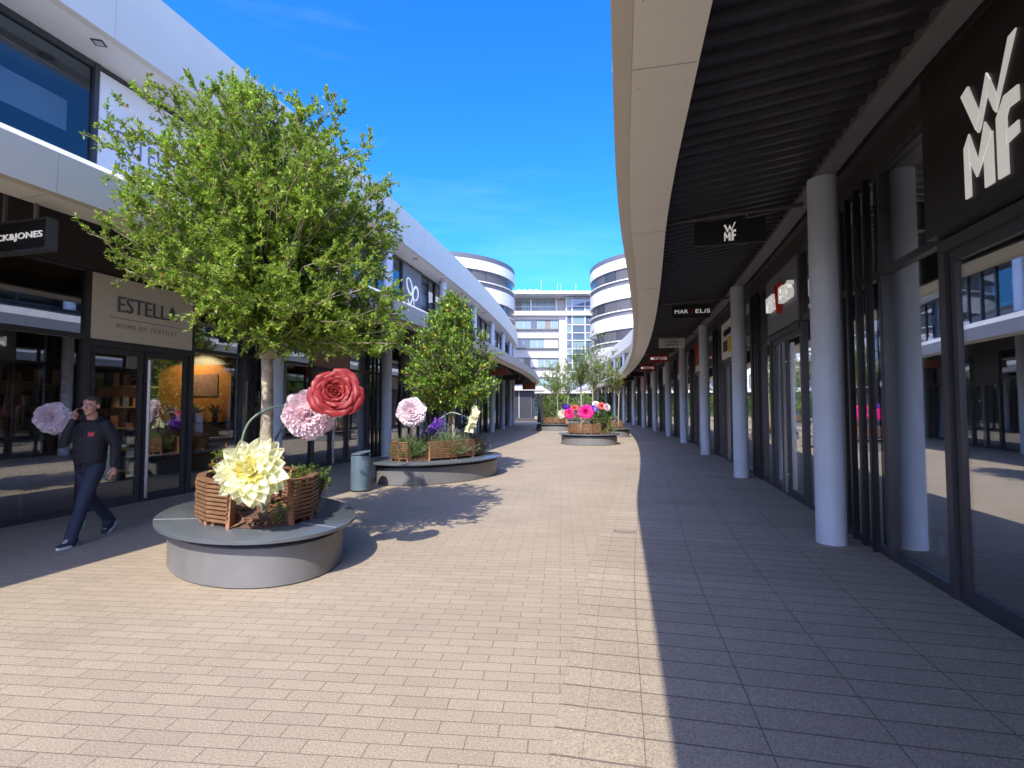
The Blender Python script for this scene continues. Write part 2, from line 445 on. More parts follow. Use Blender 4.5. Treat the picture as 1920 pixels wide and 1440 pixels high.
    for z in zs:
        p = row.P(z)
        mb = MB(); mb.lathe([(0, .004), (.165, .004), (.165, 4.488), (0, 4.488)], p, 28); c = mb.build('column', M['column'], root, sharp=40)
        mb = MB(); mb.lathe([(0, 5.0), (.165, 5.0), (.165, 7.2), (0, 7.2)], p, 28); c = mb.build('column', M['column'], root, sharp=40)
    # shop fronts, one bay each
    for i in range(len(zs) - 1):
        za, zb = zs[i], zs[i + 1]
        ta, tb = (.42, .78) if row.g < 0 else (.355, .68)
        if row.g < 0 and i == 2: ta, tb = (.30, .705)
        lerp = lambda t: za + (zb - za) * t
        posts = [.0, .055, ta, tb, .945, 1.0]
        near = za < 24
        mb = MB()
        bar = lambda t, w, h0, h1, d0=-.06, d1=.06, mi=0: mb.slab(row.P(lerp(t), OG) - row.T(lerp(t)) * w / 2, row.P(lerp(t), OG) + row.T(lerp(t)) * w / 2, row.N(lerp(t)), d0, d1, h0, h1, mi)
        rail = lambda t0, t1, h0, h1, d0=-.045, d1=.045: mb.slab(row.P(lerp(t0), OG), row.P(lerp(t1), OG), row.N(lerp((t0 + t1) / 2)), d0, d1, h0, h1)
        for t in (ta, tb): bar(t, .09, .0, head_h)
        bar(.10, .05, .0, head_h); bar(.90, .05, 0, head_h)
        # three dark fins behind the column
        for k, t in enumerate((-.05, .0, .05)):
            bar(t, .055, .0, head_h, .03, .095, 1)
        for (t0, t1) in ((.0, ta), (tb, 1.)):
            n = 3
            for k in range(n):
                a = t0 + (t1 - t0) * k / n; b = t0 + (t1 - t0) * (k + 1) / n
                rail(a, b, .0, .10); rail(a, b, door_h, door_h + .08); rail(a, b, head_h - .06, head_h)
        rail(ta, tb, door_h - .10, door_h, -.08, .08); rail(ta, tb, head_h - .06, head_h)
        rail(ta, tb, .0, .03)
        f = mb.build('shopfront', [fr, M['black']], root)
        def pane(t0, t1, h0, h1, nm, m):
            mb2 = MB(); e = .02
            mb2.slab(row.P(lerp(t0), OG), row.P(lerp(t1), OG), row.N(lerp((t0 + t1) / 2)), -.006, .006, h0, h1); return mb2.build(nm, m, f)
        for (t0, t1) in ((.0, .0985), (.1015, ta), (tb, .8985), (.9015, 1.)):
            pane(t0, t1, .10, door_h, 'glass_pane', glass); pane(t0, t1, door_h + .08, head_h - .06, 'glass_pane', glass)
        tm = (ta + tb) / 2; e = .012
        for (t0, t1, tog) in ((ta + e, tm - .002, 1), (tm + .002, tb - e, 0)):
            pane(t0 + .01, t1 - .01, .14, door_h - .2, 'door_glass', glass)
            mb = MB()
            A, B = row.P(lerp(t0), OG), row.P(lerp(t1), OG); T = (B - A).normalized(); N = row.N(lerp((t0 + t1) / 2)); L_ = (B - A).length
            mb.slab(A, A + T * .07, N, -.03, .03, .032, door_h - .1); mb.slab(B - T * .07, B, N, -.03, .03, .032, door_h - .1)
            mb.slab(A + T * .07, B - T * .07, N, -.028, .028, .032, .14); mb.slab(A + T * .07, B - T * .07, N, -.028, .028, door_h - .2, door_h - .1)
            mb.build('door', fr, f)
        for sgn in ((-1,) if row.g > 0 else (-1, 1)):
            p = row.P(lerp(tm), OG); T = row.T(lerp(tm)); N = row.N(lerp(tm)); p = p + T * (sgn * .10) + N * .085
            if row.g > 0: p = p + T * .16
            mb = MB(); mb.bar((p.x, p.y, .06), (p.x, p.y, door_h - .24), .045, .025)
            for h in (.4, door_h - .6): q = p - N * .05; mb.bar((p.x, p.y, h), (q.x, q.y, h), .02, .02)
            mb.build('door_handle', M['steel'], f)
        # panel space over the door closed with dark board
        mb = MB(); mb.slab(row.P(lerp(ta + .008), OG), row.P(lerp(tb - .008), OG), row.N(lerp(tm)), -.03, .02, door_h, head_h - .06); mb.build('transom_board', fr, f)
        # upper storey
        mb = MB()
        for t in (.0, ta, (ta + tb) / 2, tb, 1.0): bar(t, .08, 5.0, 7.199)
        rail2 = [(0, ta), (ta, tb), (tb, 1)]
        for (a, b) in rail2:
            rail(a, b, 5.0, 5.1); rail(a, b, 7.10, 7.199)
        f = mb.build('upper_window', fr, root)
        for (a, b) in ((0.006, ta - .006), (ta + .006, tm - .006), (tm + .006, tb - .006), (tb + .006, .994)):
            pane(a, b, 5.10, 7.10, 'glass_pane', M['glass_up'])
    if row.g > 0:
        mb = MB()
        for i in range(1, len(zs) - 1):
            za, zb = zs[i], zs[i + 1]
            for k in range(6):
                a = row.P(za + (zb - za) * (k + .03) / 6, OG - .35); b = row.P(za + (zb - za) * (k + .97) / 6, OG - .35); n = row.N(za)
                if (i * 7 + k * 5) % 11 < 7: mb.slab(a, b, n, -.02, 0, 6.05 + .12 * ((i + k) % 2), 6.55)
                mb.slab(a, b, n, -.06, -.03, 5.02, 5.42)
                mb.slab(a, b, n, -.03, 0, 5.66, 5.70)
        row.sweep(mb, [(-8, 7.05), (OG - .5, 7.05), (OG - .5, 7.08), (-8, 7.08)], row.stations(z0, z1, 1.5))
        mb.build('window_blind', M['sign_white'], root)
    if row.g > 0:                                # small square lamps in the roof soffit, floodlights on the canopy
        for z in (7.6, 10.4, 13.2, 19, 22, 25, 30):
            mb = MB(); p = row.P(z, .12, 7.197); mb.box(p, (.16, .16, .012), .25, 0); mb.box(p - V((0, 0, .007)), (.11, .11, .004), .25, 1); mb.build('downlight', [M['frame'], M['win_lamp']], rf)
        for z in (10.6, 18.9, 24.5, 30.0):
            mb = MB(); p = row.P(z, .55, 4.78); mb.bar(p + V((0, 0, -.06)), p + V((0, 0, .05)), .04, .04); mb.box(p + V((.05, -.03, .12)), (.22, .16, .16), .3); mb.build('floodlight', M['white'], root)
        p = row.P(44.6, 2.0, 3.78); mb = MB(); mb.tube([p + V((0, 0, .02)), p - V((0, 0, .12))], .05, 12); mb.lathe([(.05, -.1), (.15, -.16), (.16, -.34), (.10, -.44), (0, -.46)], p, 16); mb.build('security_camera', M['white'], root)
    return root
rootL = arcade(LL, LZ, 'two-storey white arcade row curving along the left side behind the walking man', 2.72, 3.86, 4.22, M['glass_left'], M['frame'])
rootR = arcade(RR, RZ, 'white arcade row in shade on the right with long row of grey columns', 3.10, 4.30, 4.22, M['glass'], M['frame'])
# end return wall of the left row
mb = MB(); z = 47.5
N = LL.N(z); T = LL.T(z); a = LL.P(z, OG)
mb.slab(a, a - N * 8, T, .02, .10, .0, 4.7); mb.slab(a, a - N * 8, T, .02, .10, 5.0, 7.2)
mb.build('end_wall', M['frame'], rootL)

# ------------------------------------------------------------------ hanging signs
HG = 'signs hanging under the arcade canopies'
def hanging(row, z, o, w, h, top, board, label, draw=None, pipe=4.40, name='hanging_sign', border=None):
    T = row.T(z); N = row.N(z)
    pl = Plane(row.P(z, o, top - h / 2) - T * .05, T.cross(V((0, 0, 1))), -T)
    t = thing(name, label, 'sign', row.P(z, o, 0), HG)
    mb = MB(); p = [pl.at(x, y, d) for d in (-.10, 0) for x, y in ((-w / 2, -h / 2), (w / 2, -h / 2), (w / 2, h / 2), (-w / 2, h / 2))]
    mb.hexa(p); mb.build('board', M[board], t)
    if border:
        mb = MB(); b = .018
        for x0, x1, y0, y1 in ((-w / 2 - b, w / 2 + b, h / 2, h / 2 + b), (-w / 2 - b, w / 2 + b, -h / 2 - b, -h / 2), (-w / 2 - b, -w / 2, -h / 2, h / 2), (w / 2, w / 2 + b, -h / 2, h / 2)):
            mb.hexa([pl.at(x, y, d) for d in (-.10, .008) for x, y in ((x0, y0), (x1, y0), (x1, y1), (x0, y1))])
        mb.build('board_edge', M[border], t)
    mb = MB()
    a = row.P(z, OI - .02, pipe - .04); b = row.P(z, .02, pipe + .06)
    mb.tube([a, b], .025, 8)
    for x in (-w * .25, w * .25):
        p = pl.at(x, h / 2, -.05); q = p.copy(); q.z = pipe + .03; mb.bar(p, q, .03, .03)
    mb.build('bracket', M['beam'], t)
    if draw:
        mb = MB(); mats = draw(mb, pl, w, h); mb.build('lettering', [M[x] for x in mats], t)
    return t
# block letters of the first shop: W above M and F
W_ = [(-.30, .30), (-.40, .26), (-.16, -.30), (-.13, -.26), (-.02, .10), (.02, -.10), (.07, -.20), (.10, -.16), (.30, .86), (.24, .82), (.06, .10), (-.02, .42), (-.13, .06)]
def wmf(mb, pl, x, y, s, mi=0, depth=.03):
    P = lambda pts: [(x + a * s, y + b * s) for a, b in pts]
    # W: four strokes, the last one drawn out upward
    put_poly(mb, pl, P([(-.48, .40), (-.22, -.18), (-.14, -.02), (-.34, .46)]), mi, depth)
    put_poly(mb, pl, P([(-.22, -.18), (.00, .42), (.06, .30), (-.14, -.20), (-.18, -.24)]), mi, depth - .002)
    put_poly(mb, pl, P([(.00, .42), (.06, .30), (.18, -.02), (.14, -.16), (.10, -.10), (-.04, .28)]), mi, depth - .001)
    put_poly(mb, pl, P([(.10, -.10), (.14, -.16), (.20, -.02), (.50, .62), (.38, .60)]), mi, depth - .003)
    # M
    put_poly(mb, pl, P([(-.46, -.98), (-.36, -.98), (-.36, -.34), (-.46, -.30)]), mi, depth)
    put_poly(mb, pl, P([(-.46, -.30), (-.36, -.16), (-.20, -.60), (-.24, -.78)]), mi, depth - .002)
    put_poly(mb, pl, P([(-.24, -.78), (-.20, -.60), (-.06, -.16), (.04, -.34), (.04, -.40)]), mi, depth - .001)
    put_poly(mb, pl, P([(-.10, -.98), (.06, -.98), (.06, -.34), (-.10, -.28)]), mi, depth - .003)
    # F
    put_poly(mb, pl, P([(.14, -.98), (.30, -.98), (.30, -.30), (.34, -.22), (.50, -.22), (.50, -.04), (.28, -.04), (.14, -.24)]), mi, depth)
    put_poly(mb, pl, P([(.30, -.62), (.48, -.58), (.48, -.44), (.30, -.46)]), mi, depth - .002)
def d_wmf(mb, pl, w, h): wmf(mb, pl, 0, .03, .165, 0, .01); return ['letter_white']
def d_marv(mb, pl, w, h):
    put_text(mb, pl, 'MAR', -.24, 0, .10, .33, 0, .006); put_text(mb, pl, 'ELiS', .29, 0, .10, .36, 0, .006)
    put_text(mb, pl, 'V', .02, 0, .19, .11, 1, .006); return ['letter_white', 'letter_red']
def d_camel(mb, pl, w, h):
    put_text(mb, pl, 'camel', .0, .04, .075, .46, 0, .006, .012); put_text(mb, pl, 'active', .0, -.075, .075, .46, 0, .006, .012)
    mb.hexa([pl.at(a, b, d) for d in (.001, .006) for a, b in ((-.27, .115), (.23, .115), (.23, .128), (-.27, .128))])
    mb.hexa([pl.at(a, b, d) for d in (.001, .006) for a, b in ((-.285, .05), (-.27, .05), (-.27, .128), (-.285, .128))]); return ['letter_black']
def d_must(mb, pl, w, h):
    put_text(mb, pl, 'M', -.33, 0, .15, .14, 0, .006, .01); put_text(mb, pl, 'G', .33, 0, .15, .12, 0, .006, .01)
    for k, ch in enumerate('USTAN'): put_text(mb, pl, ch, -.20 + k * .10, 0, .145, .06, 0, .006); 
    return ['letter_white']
def d_line(mb, pl, w, h): put_text(mb, pl, '- - - - - -', 0, 0, .03, w * .7, 0, .006, .01); return ['letter_faint']
hanging(RR, 7.0, .98, .94, .34, 4.32, 'sign_black', 'black hanging sign with three white block letters, nearest on the right', d_wmf)
hanging(RR, 13.1, .96, .95, .35, 4.32, 'sign_black', 'black hanging sign with white letters around one tall red letter', d_marv)
hanging(RR, 19.7, .90, .97, .36, 4.32, 'sign_white', 'white hanging sign with two short lines of black lettering', d_camel)
hanging(RR, 26.0, .84, 1.0, .38, 4.32, 'sign_red', 'red hanging sign with white capitals, nearer of the two red ones', d_must)
hanging(RR, 32.4, .80, 1.0, .38, 4.32, 'sign_red', 'red hanging sign with white capitals, farther of the two red ones', d_must)
hanging(RR, 38.6, .80, 1.0, .34, 4.30, 'sign_black', 'black hanging sign just beyond the farther red lettered sign', None)
hanging(RR, 44.5, .80, 1.0, .34, 4.30, 'sign_black', 'black hanging sign deep under the right canopy, before the plain red one', None)
hanging(RR, 51.0, .70, 1.2, .5, 4.30, 'sign_red', 'plain red hanging sign far down the right arcade', None)
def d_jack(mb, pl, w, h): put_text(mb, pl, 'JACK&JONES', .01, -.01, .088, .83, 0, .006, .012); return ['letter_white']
hanging(LL, 5.84, 1.68, .94, .30, 3.60, 'sign_black', 'black hanging sign with white capitals at the left, over the walking man', d_jack, 4.3, border='frame')
hanging(LL, 12.9, 1.40, 1.1, .34, 3.70, 'sign_black', 'dark hanging sign under left canopy beyond the first tree', None, 4.3)
hanging(LL, 33.0, 1.3, 1.1, .34, 3.72, 'sign_black', 'black hanging sign under the far end of left canopy, left of the brown one', None, 4.3)
hanging(LL, 28.0, 1.3, 1.1, .34, 3.72, 'sign_brown', 'dark brown hanging sign half hidden behind the small yellow-green tree', None, 4.3)
hanging(LL, 44.2, 1.6, 1.15, .62, 3.75, 'sign_brown', 'orange-brown hanging sign at the far rounded tip of left canopy', None, 4.3)

# ------------------------------------------------------------------ signs over the doors
DG = 'shop signs over the doors'
def door_sign(row, i, ta, tb, h0, h1, board, label, draw=None, out=.075, grp=DG, name='shop_sign'):
    zs = RZ if row.g < 0 else LZ
    za, zb = zs[i], zs[i + 1]; A = row.P(za + (zb - za) * ta, OG); B = row.P(za + (zb - za) * tb, OG)
    N = row.N(za + (zb - za) * (ta + tb) / 2)
    mid = (A + B) / 2; T = (B - A).normalized(); n = V((-T.y, T.x, 0)) if row.g < 0 else V((T.y, -T.x, 0))
    w = (B - A).length
    t = thing(name, label, 'shop sign', (mid.x, mid.y, 0), grp)
    mb = MB(); mb.slab(A, B, n, .022, out, h0, h1); mb.build('board', M[board], t)
    if draw:
        o = mid + n * out; o.z = (h0 + h1) / 2
        pl = Plane(o, n.cross(V((0, 0, 1))) * -1, n); mb = MB(); mats = draw(mb, pl, w, h1 - h0); mb.build('lettering', [M[x] for x in mats], t)
    return t
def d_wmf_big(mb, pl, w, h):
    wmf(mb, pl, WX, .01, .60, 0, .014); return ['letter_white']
WX = -.35
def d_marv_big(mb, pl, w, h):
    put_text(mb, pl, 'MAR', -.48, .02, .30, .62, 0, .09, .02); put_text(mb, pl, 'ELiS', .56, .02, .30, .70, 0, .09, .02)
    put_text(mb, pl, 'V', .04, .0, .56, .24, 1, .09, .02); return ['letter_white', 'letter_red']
def d_blob(mb, pl, w, h):
    put_text(mb, pl, '***', 0, .22, .20, 1.1, 0, .03, .04); mb.hexa([pl.at(a, b, d) for d in (.001, .03) for a, b in ((.1, -.42), (.62, -.42), (.62, .02), (.1, .02))], 1)
    mb.hexa([pl.at(a, b, d) for d in (.001, .03) for a, b in ((-.62, -.34), (.06, -.34), (.06, -.02), (-.62, -.02))], 0); return ['letter_black', 'letter_yellow']
def d_redwhite(mb, pl, w, h):
    mb.hexa([pl.at(a, b, d) for d in (.001, .012) for a, b in ((-w / 2, -h / 2), (w / 2, -h / 2), (w / 2, -h * .28), (-w / 2, -h * .28))], 0); return ['sign_cream']
def d_estella(mb, pl, w, h):
    put_text(mb, pl, 'ESTELLA', .02, .09, .26, 1.10, 0, .03, -.008, 1.05)
    mb.hexa([pl.at(a, b, d) for d in (.001, .006) for a, b in ((-.66, -.15), (.68, -.15), (.68, -.138), (-.66, -.138))], 1)
    put_text(mb, pl, 'HOME OF TEXTILES', .02, -.27, .075, 1.12, 1, .006, -.01, 1.3); return ['letter_grey', 'letter_faint']
def d_est_up(mb, pl, w, h):
    put_text(mb, pl, 'ESTELLA', -.02, .0, .34, 1.30, 0, .008, -.012, 1.05)
    mb.hexa([pl.at(a, b, d) for d in (.001, .006) for a, b in ((-.68, -.26), (.64, -.26), (.64, -.248), (-.68, -.248))], 0)
    put_text(mb, pl, 'HOME OF TEXTILES', -.02, -.40, .09, 1.30, 0, .006, -.01, 1.3); return ['letter_grey']
def d_strokes(mb, pl, w, h):
    for k, x in enumerate((-.10, .0, .06, .16, .22, .34)): mb.hexa([pl.at(a, b, d) for d in (.001, .02) for a, b in ((x, -.2), (x + .03, -.2), (x + .03, .25), (x, .25))])
    return ['letter_faint']
def d_bow(mb, pl, w, h):  # ribbon bow drawn with one band
    pts = []
    def loop(cx, cy, rx, ry, rot, a0, a1):
        out = []
        for k in range(25):
            a = a0 + (a1 - a0) * k / 24; x, y = rx * math.cos(a), ry * math.sin(a)
            out.append((cx + x * math.cos(rot) - y * math.sin(rot), cy + x * math.sin(rot) + y * math.cos(rot)))
        return out
    def band(p, w0, w1):
        n = len(p); L_ = []; Rr = []
        for k in range(n):
            q0 = p[max(k - 1, 0)]; q1 = p[min(k + 1, n - 1)]; dx, dy = q1[0] - q0[0], q1[1] - q0[1]; l = math.hypot(dx, dy) or 1
            t = k / (n - 1); ww = w0 + (w1 - w0) * math.sin(math.pi * t)
            L_.append((p[k][0] - dy / l * ww, p[k][1] + dx / l * ww)); Rr.append((p[k][0] + dy / l * ww, p[k][1] - dx / l * ww))
        for k in range(n - 1): put_poly(mb, pl, [Rr[k], Rr[k + 1], L_[k + 1], L_[k]], 0, .02)
    band(loop(-.30, .22, .34, .22, 2.3, -.2, 5.9), .02, .05)
    band(loop(.30, .05, .30, .24, .9, -2.5, 3.6), .02, .05)
    band([(.02, -.05), (-.08, -.30), (-.22, -.48), (-.38, -.46), (-.44, -.30)], .02, .04)
    band([(.02, -.05), (.10, -.28), (.20, -.52)], .015, .03)
    return ['letter_white']
UG = 'panels in the upper windows'
door_sign(RR, 2, .30, .705, 3.12, 4.58, 'sign_dark', 'large dark panel with big white block letters over the nearest right door', d_wmf_big, .17)
door_sign(RR, 3, .42, .78, 3.14, 4.26, 'sign_grey', 'grey panel with thick white letters and tall red letter over the second right door', d_marv_big, .09)
door_sign(RR, 4, .42, .78, 3.14, 4.26, 'sign_white', 'white panel with black and yellow patches over the third right door', d_blob)
door_sign(RR, 5, .42, .78, 3.14, 4.26, 'sign_red', 'red panel with pale lower band, nearer of the two over the right doors', d_redwhite)
door_sign(RR, 6, .42, .78, 3.14, 4.26, 'sign_red', 'red panel with pale lower band, farther of the two over the right doors', d_redwhite)
door_sign(RR, 7, .42, .78, 3.14, 4.26, 'sign_white', 'plain pale panel over a far right door, nearer of the two', None)
door_sign(RR, 8, .42, .78, 3.14, 4.26, 'sign_white', 'plain pale panel over a far right door, farther of the two', None)
door_sign(RR, 9, .42, .78, 3.14, 4.26, 'sign_red', 'plain red panel over the farthest right door in view', None)
door_sign(LL, 3, .36, .675, 2.74, 3.80, 'sign_cream', 'cream panel with grey capitals and thin line over the door behind the man', d_estella)
door_sign(LL, 4, .36, .675, 2.74, 3.80, 'sign_salmon', 'salmon panel over the glass door behind the big red flower', d_strokes)
door_sign(LL, 5, .36, .675, 2.74, 3.80, 'sign_dark', 'dark panel over left door behind the small yellow-green tree', None)
door_sign(LL, 3, .36, .68, 5.12, 7.08, 'sign_white', 'white upper panel with thin grey capitals beside the tree crown', d_est_up, .08, UG, 'window_sign')
door_sign(LL, 5, .36, .68, 5.12, 7.08, 'sign_grey', 'grey upper panel with white ribbon bow mark', d_bow, .08, UG, 'window_sign')
door_sign(LL, 4, .36, .68, 5.12, 7.08, 'sign_brown', 'red brown upper panel half hidden behind the big tree crown', None, .08, UG, 'window_sign')
# ------------------------------------------------------------------ distant buildings
M['win_teal'] = mat('win_teal', (.20, .30, .32), .12, var=.1)
M['win_dark'] = mat('win_dark', (.05, .06, .075), .08, spec=.9)
M['win_smoke'] = mat('win_smoke', (.045, .048, .055), .3, var=.2)
M['blind_dark'] = mat('blind_dark', (.085, .085, .09), .6)
M['win_blind'] = mat('win_blind', (.72, .72, .70), .5)
M['win_grey'] = mat('win_grey', (.20, .20, .20), .5)
M['win_blue'] = mat('win_blue', (.10, .15, .22), .06, spec=1)
M['far_white'] = mat('far_white', (.66, .66, .66), .5, var=.02, vscale=.4)
M['far_grey'] = mat('far_grey', (.13, .135, .145), .5, var=.05)
M['cap'] = mat('cap', (.10, .11, .13), .5)
def panel_wall(name, col, w, h, line):
    m, nt, b, out = new_mat(name)
    tc = nt.nodes.new('ShaderNodeTexCoord'); sp = nt.nodes.new('ShaderNodeSeparateXYZ'); cb = nt.nodes.new('ShaderNodeCombineXYZ')
    br = nt.nodes.new('ShaderNodeTexBrick'); br.offset = 0
    for k, v in (('Scale', 1), ('Brick Width', w), ('Row Height', h), ('Mortar Size', line)): br.inputs[k].default_value = v
    br.inputs['Color1'].default_value = (*col, 1); br.inputs['Color2'].default_value = (*[c * .95 for c in col], 1); br.inputs['Mortar'].default_value = (*[c * .55 for c in col], 1)
    nt.links.new(tc.outputs['Object'], sp.inputs[0]); nt.links.new(sp.outputs['X'], cb.inputs['X']); nt.links.new(sp.outputs['Z'], cb.inputs['Y'])
    nt.links.new(cb.outputs[0], br.inputs['Vector']); nt.links.new(br.outputs['Color'], b.inputs['Base Color']); b.inputs['Roughness'].default_value = .5
    return m
M['far_panel'] = panel_wall('far_panel', (.68, .68, .68), 1.35, .62, .018)
Y = 95.0
ob = thing('office_building', 'white panelled office block closing the far end of the street', 'office building', (3, Y, 0))
mb = MB(); mb.box((3, Y + 6, 9.6), (34, 11.6, 19.2)); mb.build('wall', M['far_panel'], ob)
mb = MB(); mb.box((3, Y + 7, 20.7), (34, 9, 3.0)); mb.build('top_storey', M['far_white'], ob)
mb = MB(); mb.box((3, Y + 5, 22.55), (36, 15, .5)); mb.build('roof', M['pale_metal'], ob)
mb = MB(); mb.box((3, Y + .0, 19.05), (34.4, 1.2, .8)); mb.build('parapet', M['far_white'], ob)
fm = ['win_teal', 'win_blind', 'win_teal', 'win_grey', 'win_teal', 'win_blind', 'win_dark', 'win_teal']
rg = random.Random(3)
for bi, zt in enumerate((17.9, 14.35, 10.7, 7.1)):
    mb = MB(); x0, x1 = -12.0, 8.7
    mb.box(((x0 + x1) / 2, Y + .1, zt + .06), (x1 - x0, .42, .12)); mb.box(((x0 + x1) / 2, Y + .05, zt - 1.82), (x1 - x0, .6, .22))
    mb.box((x1, Y + .1, zt - .85), (.14, .42, 1.72))
    fr = mb.build('window_frame', M['far_grey'], ob)
    n = 16; wd = (x1 - x0 - .1) / n
    for k in range(n):
        mb = MB(); cx = x0 + wd * (k + .5)
        mb.box((cx, Y + .18, zt - .86), (wd - .06, .06, 1.6)); mb.build('window_pane', M[rg.choice(fm)], fr)
# top storey glazing with rail
mb = MB()
for x in (-11, -6, -1.2, 3.6, 8.4): mb.box((x, Y + 1.2, 20.75), (.28, .28, 2.6))
mb.box((-1.4, Y + .3, 20.4), (20, .05, .05)); top = mb.build('terrace_post', M['far_white'], ob)
for k in range(16):
    mb = MB(); mb.box((-11.3 + k * 1.26, Y + 2.45, 20.75), (1.18, .08, 2.5)); mb.build('window_pane', M[rg.choice(['win_teal', 'win_teal', 'win_grey', 'win_blue'])], top)
# stair tower glazing
mb = MB()
xs = (10.1, 11.2, 13.6, 15.2, 17.0)
for x in xs: mb.box((x, Y - .15, 13.2), (.16, .3, 17.6))
zsr = [22.0, 20.4, 18.9, 16.9, 15.4, 14.0, 12.4, 11.4, 9.8, 8.2, 6.4, 4.6]
for z in zsr: mb.box((13.55, Y - .15, z), (7.0, .32, .14))
st = mb.build('stair_glazing', M['far_white'], ob)
for i in range(len(xs) - 1):
    for j in range(len(zsr) - 1):
        mb = MB(); mb.box(((xs[i] + xs[i + 1]) / 2, Y - .10, (zsr[j] + zsr[j + 1]) / 2), (xs[i + 1] - xs[i] - .1, .1, zsr[j] - zsr[j + 1] - .08))
        mb.build('window_pane', M['win_blue' if (i + j) % 3 else 'win_teal'], st)
for k in range(4):
    mb = MB(); x = 1.3 + k * 1.12
    mb.box((x, Y + 1.5, 23.25), (.78, .8, .9)); mb.tube([(x, Y + 1.5, 23.7), (x, Y + 1.5, 23.85), (x, Y + 1.5, 23.95)], [.40, .36, .18], 12)
    v = mb.build('roof_vent', M['far_white'], ob)
    mb = MB(); mb.box((x, Y + 1.08, 23.3), (.5, .06, .6)); mb.build('grille', M['win_grey'], v)
mb = MB(); mb.box((10.8, Y + 3, 23.35), (5.6, .1, .9)); gb = mb.build('roof_screen', M['win_blue'], ob)
mb = MB()
for x in (8.0, 13.6): mb.box((x, Y + 2.92, 23.4), (.16, .2, 1.2))
mb.box((10.8, Y + 2.92, 23.95), (5.6, .2, .14)); mb.build('screen_frame', M['far_white'], gb)
for x, h in ((5.6, 3.2), (8.7, 2.6), (9.3, 2.2), (12.2, 2.4), (16.2, 2.0)):
    mb = MB(); mb.tube([(x, Y + 2, 22.8), (x, Y + 2, 22.8 + h)], .03, 6); mb.build('antenna', M['pale_metal'], ob)
# ground floor
mb = MB(); mb.box((5, Y - 1.6, 4.35), (26, 3.2, .5)); mb.build('entrance_canopy', M['far_white'], ob)
for k in range(10):
    mb = MB(); mb.box((-6 + k * 2.4, Y - .12, 2.05), (2.2, .2, 4.05)); mb.build('shop_window', M['win_dark' if k % 4 else 'win_teal'], ob)

def tower(cx, cy, r, label):
    t = thing('round_tower', label, 'tower block', (cx, cy, 0), 'round white towers over the arcade roofs')
    n = 72
    wt = [20.9, 16.65, 12.45, 8.25, 4.05]
    mb = MB(); mb.lathe([(0, 22.28), (r + .02, 22.28), (r + .02, 22.95), (r - .3, 23.0), (0, 23.0)], (cx, cy, 0), n); mb.build('roof_edge', M['cap'], t, sharp=40)
    for i, z in enumerate(wt):
        zt = 22.28 if i == 0 else wt[i - 1] - 2.35
        mb = MB(); mb.lathe([(r - .4, z), (r, z), (r, zt), (r - .4, zt)], (cx, cy, 0), n); mb.build('spandrel', M['far_white'], t, sharp=40)
        mb = MB(); mb.lathe([(r - .4, z - 1.72), (r + .12, z - 1.72), (r + .12, z - 1.58), (r - .4, z - 1.58)], (cx, cy, 0), n); s_ = mb.build('sill', M['far_white'], t, sharp=40)
        mb = MB(); mb.lathe([(r - .4, z - 2.35), (r - .12, z - 2.35), (r - .12, z - 1.72)], (cx, cy, 0), n); mb.build('louvre_band', M['far_grey'], t, sharp=40)
        k = 30
        for j in range(k):
            a0 = 2 * math.pi * j / k; a1 = 2 * math.pi * (j + 1) / k
            if math.sin((a0 + a1) / 2) > .35: continue
            mb = MB(); rr = r - .22; da = .004
            pts = [(cx + rr * math.cos(a0 + da + (a1 - a0 - 2 * da) * q / 3), cy + rr * math.sin(a0 + da + (a1 - a0 - 2 * da) * q / 3)) for q in range(4)]
            for q in range(3): mb.slab(pts[q], pts[q + 1], (math.cos(a0), math.sin(a0)), -.08, 0, z - 1.58, z)
            mb.build('window_pane', M[rg.choice(['win_smoke', 'win_smoke', 'blind_dark', 'win_smoke', 'win_dark', 'blind_dark'])], s_)
    mb = MB(); mb.lathe([(0, 0), (r - .5, 0), (r - .5, 22.2), (0, 22.2)], (cx, cy, 0), 48); mb.build('core', M['win_dark'], t)
tower(24.2, 78.5, 12, 'round white tower with dark window bands at the right, beside the canopy edge')
tower(-11.6, 80.8, 12, 'round white tower with dark window bands rising behind the left row')

# glass pavilion at the far left end
pv = thing('glass_pavilion', 'low dark glass pavilion with flat white roof beyond the left row', 'pavilion', (-2, 60, 0))
mb = MB(); mb.box((-2.3, 60.6, 3.75), (12.4, 6, .45)); mb.build('roof', M['white'], pv)
mb = MB(); mb.box((-3.2, 60.8, 1.76), (11.5, 4.6, 3.5)); mb.build('core', M['win_dark'], pv)
for k in range(8):
    mb = MB(); x = -8.3 + k * 1.4
    mb.box((x, 58.4, 1.8), (1.3, .1, 3.3)); mb.build('window_pane', M['win_smoke'], pv)
    mb = MB(); mb.box((x + .7, 58.33, 1.8), (.07, .1, 3.3)); mb.build('mullion', M['pale_metal' if k % 3 == 0 else 'far_grey'], pv)
mb = MB(); mb.box((-3.2, 58.3, .2), (11.5, .4, .4)); mb.build('plinth', M['header'], pv)
